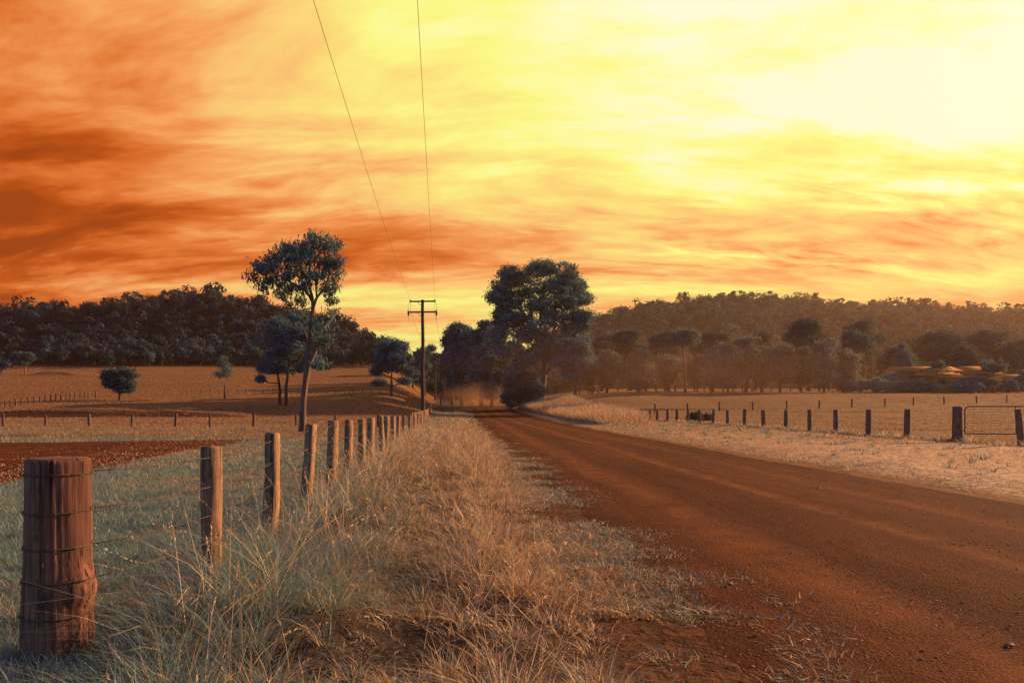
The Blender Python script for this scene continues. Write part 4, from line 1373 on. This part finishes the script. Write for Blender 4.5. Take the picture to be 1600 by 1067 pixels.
# cypress
gum('cypress', 'small cone shaped cypress left of the house roof', EG, 1412, 168, 538, 14, 604, 18, 40, 11, .6, .38, 0, .2, col=LEAFC * 1.15, fork=.5, frac=.34, low=-1, extra=((1411, 543, 4, 6), (1411, 555, 8, 8), (1412, 568, 11, 9)))

# --- shrubs before the house
SG = 'garden shrubs before the house'
for (px, top, rx, bot, d, lab) in [
    (1322, 589, 15, 612, 146, 'low rounded shrub first at the left of the garden row'),
    (1345, 588, 13, 612, 147, 'clipped dark shrub second in the garden row'),
    (1368, 588, 13, 612, 146, 'rounded shrub third in the garden row'),
    (1388, 582, 14, 600, 150, 'taller shrub crown in front of the left roof end'),
    (1386, 594, 16, 614, 144, 'wide pale bush under the left roof end'),
    (1412, 594, 14, 614, 145, 'bush in front of the middle of the long roof'),
    (1436, 592, 15, 614, 144, 'loose leafy bush left of the house windows'),
    (1464, 600, 13, 614, 146, 'low dark bush under the small house windows'),
    (1530, 585, 34, 608, 145, 'broad umbrella shaped shrub right of the house wall'),
    (1502, 594, 12, 614, 143, 'small pale bush at the left foot of the umbrella shaped shrub'),
    (1528, 598, 8, 613, 141, 'small upright bush before the umbrella shaped shrub'),
    (1575, 592, 14, 613, 145, 'small rounded bush right of the umbrella shaped shrub'),
    (1598, 575, 14, 612, 147, 'leafy bush at the right edge of the photo by the garden')]:
    gum('shrub', lab, SG, px, d, top, rx, bot, 14, 30, 10, .42, .26, 0, .08, col=LEAFC * R.uniform(1.2, 1.6) * np.array([1.2, 1.05, .85]), fork=.3, frac=.4, low=-1, cat='shrub')


# --- palms
def palm(px, d, top, span, label, nfr, up=.0, droop=.55):
    k = d / F
    base = W(px, HY, d); base[2] = h1(base[0], d)
    hz = EYE - (top - HY) * k
    t = thing('palm_tree', label, 'palm tree', base, 'garden palms at the house')
    crown = np.array([base[0], d, hz - span * k * (.35 + up)])
    b = MB(); P = np.linspace(base - np.array([0, 0, .2]), crown, 8); P[1:-1, 0] += .05
    b.tube(P, np.linspace(.2, .13, 8), 9, np.array([.18, .13, .1])); b.build('trunk', M_BARK, t, smooth=True)
    b = MB()
    for i in range(nfr):
        az = i * 2.4 + R.normal(0, .2); el = R.uniform(-.1 + up, 1.25 + up * .4); L = span * k * R.uniform(.85, 1.15)
        s = np.linspace(0, 1, 15)
        out = L * s * math.cos(el) + L * .15 * s; z = L * (math.sin(el) * s - (droop + .3 * math.cos(el)) * s ** 2.2)
        sp = np.column_stack([crown[0] + np.cos(az) * out, crown[1] + np.sin(az) * out, crown[2] + z])
        b.tube(sp, np.linspace(.05, .012, 15), 5, np.array([.12, .12, .07]))
        N = 90; q = R.uniform(.12, 1, N); c = np.column_stack([np.interp(q, s, sp[:, j]) for j in range(3)])
        side = np.array([-math.sin(az), math.cos(az), 0])
        sg = np.where(R.random(N) < .5, -1, 1)[:, None]
        ax = side * sg + np.array([math.cos(az), math.sin(az), 0]) * .5 + np.array([0, 0, -.45]) + R.normal(0, .15, (N, 3))
        ln = .34 * L * np.sin(np.clip(q, .1, 1) * 2.7 + .3).clip(.25)
        axn = ax / np.linalg.norm(ax, axis=1)[:, None]
        leaf_quads(b, c + axn * ln[:, None] / 2, ax, np.tile([0, 0, 1.0], (N, 1)) + R.normal(0, .3, (N, 3)), ln, ln * .0 + .16, np.array([.17, .24, .23]) * R.uniform(.7, 1.4, (N, 1)))
    b.build('frond', M_LEAF, t)


palm(1464, 147, 563, 20, 'drooping palm standing before the middle of the house roof', 24, .25, .28)
palm(1552, 147, 562, 25, 'larger upright palm behind the broad umbrella shaped shrub', 34, .45, .05)


# ------------------------------------------------------------------ house
def prism(b, pts, faces): b.add(np.array(pts, float), None, None) if False else None


def house():
    d = 154.0; k = d / F
    b0 = W(1440, HY, d); b0[2] = h1(b0[0], d)
    t = thing('house', 'long low house with orange sheet roofs among the garden shrubs', 'house', b0)
    zg = b0[2] - .3
    def wz(px, py, dep=0.0): return W(px, py, d, dep)
    # main gable-and-hip roof
    def roof(name, L, Rr, ridge_y, eave_y, rl, rr, front, back, parent):
        b = MB(); th = np.array([0, 0, -.14])
        A, B_ = wz(rl, ridge_y), wz(rr, ridge_y)
        zE = wz(0, eave_y)[2]
        xl, xr = wz(L, 0)[0], wz(Rr, 0)[0]
        c = [np.array([xl, d - front, zE]), np.array([xr, d - front, zE]), np.array([xr, d + back, zE]), np.array([xl, d + back, zE])]
        v = [A, B_] + c
        v = np.array(v + [p + th for p in v])
        f4 = [(2, 3, 1, 0), (4, 5, 0, 1), (8 + 0, 8 + 1, 8 + 3 - 6 + 6, 8 + 2 - 6 + 6)]
        q = [(2, 3, 1, 0), (4, 5, 0, 1), (2, 8, 9, 3), (3, 9, 10, 4), (4, 10, 11, 5), (5, 11, 8, 2), (8, 11, 10, 9)]
        tr_ = [(3, 4, 1), (5, 2, 0)]
        b.add(v, q, tr_)
        return b.build(name, M_ROOF, parent)
    def walls(L, Rr, eave_y, front, back):
        b = MB(); xl, xr = wz(L, 0)[0], wz(Rr, 0)[0]; ze = wz(0, eave_y)[2] - .16
        b.box(((xl + xr) / 2, d + (back - front) / 2, (ze + zg) / 2), (xr - xl, front + back, ze - zg))
        return b
    walls(1393.5, 1484, 580, 3.4, 3.0).build('wall', M_HOUSE, t)
    roof('roof', 1391, 1486, 572.5, 580.5, 1391, 1486, 4.2, 3.6, t)
    g = MB(); xg_ = wz(1393.5, 0)[0]; ze_ = wz(0, 580.9)[2]; zr_ = wz(0, 573.4)[2]
    for sx in (0, .12): g.add(np.array([[xg_ + sx, d - 3.9, ze_], [xg_ + sx, d + 3.4, ze_], [xg_ + sx, d, zr_]]), None, [(0, 2, 1)] if sx == 0 else [(0, 1, 2)])
    g.build('gable', M_HOUSE, t)
    f = MB(); f.box((wz(1438, 0)[0], d - 4.24, wz(0, 580.9)[2]), (wz(1486, 0)[0] - wz(1391, 0)[0], .06, .25)); f.build('fascia', M_HOUSE, t)
    # front hip
    b = MB()
    A = wz(1416, 581.2, -3.6); B_ = wz(1462, 581.2, -3.6); e = wz(0, 589.5)[2]
    xl, xr = wz(1405, 0)[0], wz(1474, 0)[0]
    v = np.array([A, B_, [xl, d - 8, e], [xr, d - 8, e], [xr, d - 3, e + .1], [xl, d - 3, e + .1]])
    b.add(v, [(2, 3, 1, 0), (3, 4, 4, 1), (5, 2, 0, 0)][:1], [(3, 4, 1), (5, 2, 0), (4, 5, 0), (4, 0, 1), (2, 5, 3), (5, 4, 3)])
    b.build('roof', M_ROOF, t)
    walls(1409, 1470, 589, 7.0, -2.7).build('wall', M_HOUSE, t)
    walls(1482, 1536, 588, 3.2, 4.6).build('wall', M_HOUSE, t)
    roof('roof', 1491, 1545, 572, 585, 1502, 1545, 4.5, 5.5, t)
    f = MB(); f.box((wz(1518, 0)[0], d - 4.54, wz(0, 585.5)[2]), (wz(1545, 0)[0] - wz(1491, 0)[0], .06, .25)); f.build('fascia', M_HOUSE, t)
    # annex nearest the road
    da = d - 10; ka = da / F
    xl, xr = (1466 - CX) * ka, (1520 - CX) * ka; ze = EYE - (590 - HY) * ka
    b = MB(); b.box(((xl + xr) / 2, da + 2.5, (ze + zg - .3) / 2), (xr - xl, 4.6, ze - zg + .3)); b.build('wall', M_HOUSE, t)
    b = MB(); b.add(np.array([[xl - .5, da - .3, ze + .02], [xr + .3, da - .3, ze + .02], [xr + .3, da + 5.2, ze + .62], [xl - .5, da + 5.2, ze + .62],
                              [xl - .5, da - .3, ze + .14], [xr + .3, da - .3, ze + .14], [xr + .3, da + 5.2, ze + .74], [xl - .5, da + 5.2, ze + .74]]),
                    [(0, 3, 2, 1), (4, 5, 6, 7), (0, 1, 5, 4), (1, 2, 6, 5), (2, 3, 7, 6), (3, 0, 4, 7)]); b.build('roof', M_ROOF, t)
    for px, w_, h_ in ((1475, .9, .9), (1463.5 + 5, .5, .5), (1457.5 + 24, .5, .5)):
        x = (px - CX) * ka; z = ze - .75
        f = MB()
        for s in (-1, 1):
            f.box((x + s * w_ / 2, da + .19, z), (.07, .06, h_ + .07)); f.box((x, da + .19, z + s * h_ / 2), (w_ - .07, .06, .07))
        win = f.build('window', M_POST, t); win['org'] = tuple(float(c) for c in b0)
        g = MB(); g.box((x, da + .188, z), (w_ - .075, .03, h_ - .075)); g.build('pane', M_GLASS, win, origin=np.array(b0))
    # right hand wing, mostly behind shrubs
    walls(1562, 1596, 592, 2, 4).build('wall', M_HOUSE, t)
    roof('roof', 1557, 1602, 585, 592, 1568, 1592, 3, 5, t)


house()


# ------------------------------------------------------------------ small things in the paddocks
def clump(px, d, top, rx, bot, label, name='bush', col=LEAFC, n=10, leaf=.3):
    return gum(name, label, 'low bushes of the right paddock', px, d, top, rx, bot, n, 34, 10, leaf, .2, 0, .06, col=col, fork=.3, frac=.44, low=-1, cat='bush', inner=.2)


d = 74
clump(1087, d, 643, 11, 668, 'dark squat bush behind the right fence posts', col=np.array([.10, .075, .055]), n=14)
clump(1102, d + 1, 648, 6, 668, 'small dark bush against the squat bush', col=np.array([.09, .065, .05]), n=9)
for px, py, s, lab in ((1335, 632, .8, 'low dark weed clump by an inner paddock post'), (1450, 633, 1.0, 'low weed clump between two inner paddock posts')):
    pass


# ------------------------------------------------------------------ hill forests
def forest(name, label, X, Y, size, nl, nq, col, qs, trunkh=.35):
    n = len(X); Z = h(X, Y)
    b = MB()
    s = size
    # trunks: three sided
    a = np.arange(3) * 2.094
    tr = .028 * s[:, None]
    bx = X[:, None] + np.cos(a) * tr; by = Y[:, None] + np.sin(a) * tr
    lo = np.stack([bx, by, np.repeat((Z - .3)[:, None], 3, 1)], -1); hi = np.stack([bx, by, np.repeat((Z + s * .75)[:, None], 3, 1)], -1)
    v = np.concatenate([lo, hi], 1).reshape(-1, 3)
    o = (np.arange(n) * 6)[:, None]
    q = np.concatenate([o + np.array([0, 1, 4, 3]), o + np.array([1, 2, 5, 4]), o + np.array([2, 0, 3, 5])])
    b.add(v, q, None, np.array([.1, .065, .05]))
    # crowns
    tint = col * R.uniform(.72, 1.28, (n, 1)) * (.6 + .8 * fbm(X * .03, Y * .05, 201))[:, None] * (1 + R.normal(0, .07, (n, 3)))
    s = s * R.uniform(.7, 1.25, n) * (.75 + .5 * fbm(X * .05, Y * .05, 202))
    tall = R.uniform(.8, 1.25, n)
    L = unit(n * nl).reshape(n, nl, 3) * R.random((n, nl, 1)) ** .4
    cen = np.stack([X[:, None] + L[..., 0] * s[:, None] * .27, Y[:, None] + L[..., 1] * s[:, None] * .27, Z[:, None] + s[:, None] * (.54 + .38 * L[..., 2]) * tall[:, None]], -1)
    rad = s[:, None] * R.uniform(.11, .27, (n, nl))
    dv = unit(n * nl * nq).reshape(n, nl, nq, 3); dv[..., 2] += .25; dv /= np.linalg.norm(dv, axis=-1, keepdims=True)
    p = cen[:, :, None, :] + dv * (rad[:, :, None] * R.uniform(.6, 1.2, (n, nl, nq)))[..., None] * np.array([1, 1, .72])
    nr = dv * 1.0 + R.normal(0, .33, dv.shape)
    lt = R.uniform(.75, 1.25, (n, nl, 1, 1))
    cc = np.broadcast_to(tint[:, None, None, :] * lt, dv.shape) * R.uniform(.85, 1.15, dv.shape[:3] + (1,))
    N = n * nl * nq
    nr = nr.reshape(-1, 3); nr /= np.linalg.norm(nr, axis=1)[:, None]
    ax = R.normal(0, 1, (N, 3)); ax -= nr * (ax * nr).sum(1)[:, None]
    LL = np.repeat(s * qs, nl * nq) * R.uniform(.6, 1.4, N)
    leaf_quads(b, p.reshape(-1, 3), ax, nr, LL, LL * .7, cc.reshape(-1, 3))
    tag(b.build(name, M_FOREST), label, 'forest', kind='stuff')


def jitter_grid(x0, x1, y0, y1, st):
    gx, gy = np.meshgrid(np.arange(x0, x1, st), np.arange(y0, y1, st))
    x = gx.ravel() + R.uniform(-.5, .5, gx.size) * st; y = gy.ravel() + R.uniform(-.5, .5, gx.size) * st
    return x, y


x, y = jitter_grid(-330, -12, 225, 392, 4.6)
px = CX + F * x / y
edge = np.interp(px, [-200, 0, 60, 110, 165, 240, 300, 380, 440, 520, 600, 660], [262, 262, 258, 245, 236, 243, 252, 253, 248, 245, 240, 236])
k = (y > edge) & (px > -140) & (px < 716)
x, y = x[k], y[k]
sz = R.uniform(6.0, 9.0, len(x)) * (.9 + .3 * (R.random(len(x)) < .15))
sz = sz + 2.2 * ((y > 330) & (y < 350) & (R.random(len(x)) < .12) & (CX + F * x / y > 240) & (CX + F * x / y < 380))
forest('forest', 'dark thick forest covering the left hill', x, y, sz, 6, 56, LEAFC * np.array([.42, .43, .43]), .10)
x, y = jitter_grid(-35, 520, 208, 680, 8.6)
px = CX + F * x / y
k = (px > 735) & (px < 1750) & (y > 235 + 20 * fbm(x * .02, y * .02, 7)) & (R.random(len(x)) < np.where(y > 400, .95, 1.0))
x, y = x[k], y[k]
sz = R.uniform(8.5, 12.0, len(x)) + 3.5 * (y < 330) * R.random(len(x))
forest('forest', 'hazy brown forest covering the right hill behind the house', x, y, sz, 7, 36, LEAFC * np.array([.80, .66, .52]), .10)

# ------------------------------------------------------------------ dust over the road end and the air
def dust(c, size, peak, label, seed, col=(.95, .52, .27, 1), rag=.8):
    m, t, out = newmat('dust_cloud')
    O = t.n('ShaderNodeTexCoord').outputs['Object']
    ln = t.n('ShaderNodeVectorMath', operation='LENGTH'); t.put(ln.inputs[0], O)
    off = t.n('ShaderNodeVectorMath', operation='ADD'); t.put(off.inputs[0], O); off.inputs[1].default_value = (seed, 0, 0)
    n = t.noise(off.outputs[0], 1.7, 3, .6)
    den = t.m('MULTIPLY', t.rng(t.m('ADD', ln.outputs['Value'], t.m('MULTIPLY', t.m('SUBTRACT', n, .5), rag)), .95, .0), peak)
    v = t.n('ShaderNodeVolumePrincipled'); v.inputs['Color'].default_value = col; t.put(v.inputs['Density'], den)
    v.inputs['Anisotropy'].default_value = .45
    t.nt.links.new(v.outputs[0], out.inputs['Volume'])
    b = MB()
    th = np.linspace(0, np.pi, 13); n_ = 20
    V = [(math.sin(a) * math.cos(p), math.sin(a) * math.sin(p), math.cos(a)) for a in th for p in np.arange(n_) / n_ * 2 * np.pi]
    q = [(i * n_ + j, (i + 1) * n_ + j, (i + 1) * n_ + (j + 1) % n_, i * n_ + (j + 1) % n_) for i in range(12) for j in range(n_)]
    b.add(np.array(V), q)
    o = b.build('dust', m, origin=(0, 0, 0))
    o.location = tuple(c); o.scale = size
    tag(o, label, 'dust', kind='stuff')


dust(W(760, 622, 160), (12, 26, 3.8), .034, 'orange cloud of dust hanging over the far end of the road', 0)
dust(W(1050, 592, 124), (50, 17, 11), .0055, 'thin warm dust drifting in front of the row of gums', 3.7)
dust(W(1200, 560, 215), (125, 78, 48), .0005, 'broad warm veil of dust over the foot of the right hill', 8.1, (.95, .50, .28, 1), .5)


def haze():
    m, t, out = newmat('haze_air')
    v = t.n('ShaderNodeVolumePrincipled')
    v.inputs['Color'].default_value = (.92, .60, .42, 1); v.inputs['Density'].default_value = .00018
    v.inputs['Anisotropy'].default_value = .8
    t.nt.links.new(v.outputs[0], out.inputs['Volume'])
    b = MB(); b.box((0, 727.5, 50), (2210, 1560, 108)); o = b.build('haze', m)
    tag(o, 'warm dusty haze filling the valley air', 'haze', kind='stuff')


USE_HAZE = True
if USE_HAZE: haze()

# ------------------------------------------------------------------ sky
def build_world():
    w = bpy.data.worlds.new('World'); sc.world = w; w.use_nodes = True
    w.node_tree.nodes.clear()
    t = NT(w.node_tree)
    out = t.n('ShaderNodeOutputWorld')
    D = t.n('ShaderNodeTexCoord').outputs['Generated']
    x, y, z = t.sep(D)
    zz = t.m('ADD', t.m('MAXIMUM', z, 0.0), .07)
    Px = t.m('DIVIDE', x, zz); Py = t.m('DIVIDE', y, zz)
    Qy = t.m('SUBTRACT', Py, t.m('MULTIPLY', t.m('MULTIPLY', Px, Px), .10))
    Q = t.comb(Px, Qy, 0.0)
    warp = t.noise(Q, .5, 2, .5, 0, 1)
    wv = t.n('ShaderNodeVectorMath', operation='MULTIPLY_ADD'); t.put(wv.inputs[0], warp); wv.inputs[1].default_value = (.8, .45, 0); t.put(wv.inputs[2], Q)
    Q = wv.outputs[0]
    nA = t.noise(t.scale(Q, (.75, 1.45, 1)), 1.0, 8, .62, .55)          # long streaks
    nB = t.noise(t.scale(Q, (.28, .55, 1)), 1.0, 4, .5)                 # big banks
    nC = t.noise(t.scale(Q, (2.6, 5.2, 1)), 1.0, 4, .6, .6)             # ripples
    nD = t.noise(t.scale(Q, (2.3, 4.0, 1)), 1.0, 7, .66, .6)            # wisps
    # glow towards the hidden sun
    g = Vector((.43, 1.0, .40)).normalized()
    dt = t.n('ShaderNodeVectorMath', operation='DOT_PRODUCT'); t.put(dt.inputs[0], D); dt.inputs[1].default_value = g
    ang = t.m('ARCCOSINE', t.m('MINIMUM', dt.outputs['Value'], .9999))
    base = t.rng(ang, .20, 1.06, .96, .09, 'LINEAR')
    tel = t.m('DIVIDE', z, t.m('SQRT', t.m('ADD', t.m('MULTIPLY', x, x), t.m('MULTIPLY', y, y))))
    low = t.rng(tel, .10, .37)                       # darker near the horizon
    base = t.m('MULTIPLY', base, t.m('ADD', .42, t.m('MULTIPLY', low, .58)))
    az = t.m('ARCTAN2', x, y)
    base = t.m('ADD', base, t.m('MULTIPLY', t.rng(tel, .28, .5), t.rng(az, -.62, .25, .10, 0.0)))
    base = t.m('SUBTRACT', base, t.m('MULTIPLY', t.rng(az, -.28, -.60), t.m('MULTIPLY', t.rng(tel, .16, .24), t.rng(tel, .36, .28, 0, .13))))
    # pale band low over the left hill and in the gap by the pole
    bandc = t.m('ADD', .140, t.m('MULTIPLY', t.m('SUBTRACT', nB, .5), .08))
    band = t.m('MULTIPLY', t.rng(t.m('ABSOLUTE', t.m('SUBTRACT', tel, bandc)), .0, .032, 1, 0), t.rng(az, -.75, -.1, .6, 1.0))
    gap = t.m('MULTIPLY', t.rng(tel, .06, .165, 1, 0), t.rng(t.m('ABSOLUTE', t.m('ADD', az, .13)), .05, .35, 1, 0))
    v = t.m('ADD', base, t.m('MULTIPLY', t.m('SUBTRACT', t.rng(nA, .34, .66), .5), .25))
    v = t.m('ADD', v, t.m('MULTIPLY', t.m('SUBTRACT', nB, .5), .38))
    v = t.m('ADD', v, t.m('MULTIPLY', t.m('SUBTRACT', nD, .5), .42))
    v = t.m('ADD', v, t.m('MULTIPLY', band, .30))
    v = t.m('ADD', v, t.m('MULTIPLY', gap, .52))
    # rippled bank low on the right
    rip = t.m('MULTIPLY', t.m('MULTIPLY', t.rng(az, -.05, .3), t.rng(t.m('ABSOLUTE', t.m('SUBTRACT', tel, .205)), .02, .075, 1, 0)), t.rng(nB, .38, .55))
    v = t.m('ADD', v, t.m('MULTIPLY', rip, t.m('MULTIPLY', t.m('SUBTRACT', nC, .47), 1.9)))
    v = t.m('ADD', v, t.m('MULTIPLY', t.m('MULTIPLY', t.m('SUBTRACT', nC, .5), .34), t.rng(tel, .5, .2)))
    v = t.m('ADD', v, .02, clamp=True)
    col = t.ramp(v, [(.0, s2l(160, 66, 12)), (.12, s2l(190, 82, 18)), (.26, s2l(226, 118, 50)), (.40, s2l(248, 160, 92)), (.53, s2l(254, 198, 118)), (.67, s2l(255, 226, 126)), (.80, s2l(255, 252, 138)), (.90, s2l(255, 255, 178)), (1.0, s2l(255, 255, 218))])
    # the part of the sky away from the sunset : cool daylight blue over thin cloud
    sky = t.n('ShaderNodeTexSky', sky_type='NISHITA'); sky.sun_disc = False
    sky.sun_elevation = math.radians(SUN_EL); sky.sun_rotation = math.radians(SUN_AZ)
    cool = t.mix(1.0, sky.outputs[0], (COOL[0], COOL[1], COOL[2], 1), 'MULTIPLY')
    side = t.m('ADD', t.m('ADD', t.m('MULTIPLY', x, .45), t.m('MULTIPLY', y, .88)), t.m('MULTIPLY', z, -.35))
    f = t.rng(side, -.30, .26)
    c = t.mix(f, cool, t.mix(1.0, col, (WARM, WARM, WARM, 1), 'MULTIPLY'))
    bg = t.n('ShaderNodeBackground'); t.put(bg.inputs[0], c); bg.inputs[1].default_value = .1
    t.nt.links.new(bg.outputs[0], out.inputs[0])
    w.cycles.sampling_method = 'MANUAL'; w.cycles.sample_map_resolution = 512


COOL = (.44, .66, 1.0)
WARM = 5.65
build_world()

# ------------------------------------------------------------------ sun and camera
sd = bpy.data.lights.new('sun', 'SUN'); sd.energy = 5.0; sd.angle = math.radians(.8); sd.color = (1.0, .62, .34)
so = bpy.data.objects.new('sun', sd); COL.objects.link(so)
az, el = math.radians(SUN_AZ), math.radians(SUN_EL)
sv = Vector((math.sin(az) * math.cos(el), math.cos(az) * math.cos(el), math.sin(el)))
so.rotation_euler = (-sv).to_track_quat('-Z', 'Y').to_euler(); so.location = (30, 20, 40)

cd = bpy.data.cameras.new('camera'); cam = bpy.data.objects.new('camera', cd); COL.objects.link(cam)
cd.lens = 28; cd.sensor_width = 36; cd.sensor_fit = 'HORIZONTAL'
cam.location = (0, 0, EYE); cam.rotation_euler = (math.pi / 2, 0, 0)
cd.shift_y = (HY - 533.5) / 1600
cd.clip_start = .05; cd.clip_end = 5000
sc.camera = cam

sc.render.engine = 'CYCLES'
cy = sc.cycles
cy.use_denoising = True
cy.max_bounces = 5; cy.diffuse_bounces = 3; cy.glossy_bounces = 2; cy.transmission_bounces = 3; cy.volume_bounces = 1; cy.transparent_max_bounces = 4
cy.volume_step_rate = 3.0
cy.use_adaptive_sampling = False
vs = sc.view_settings
vs.view_transform = 'Standard'; vs.look = 'None'; vs.exposure = 0.8; vs.gamma = 1.0; vs.use_curve_mapping = False
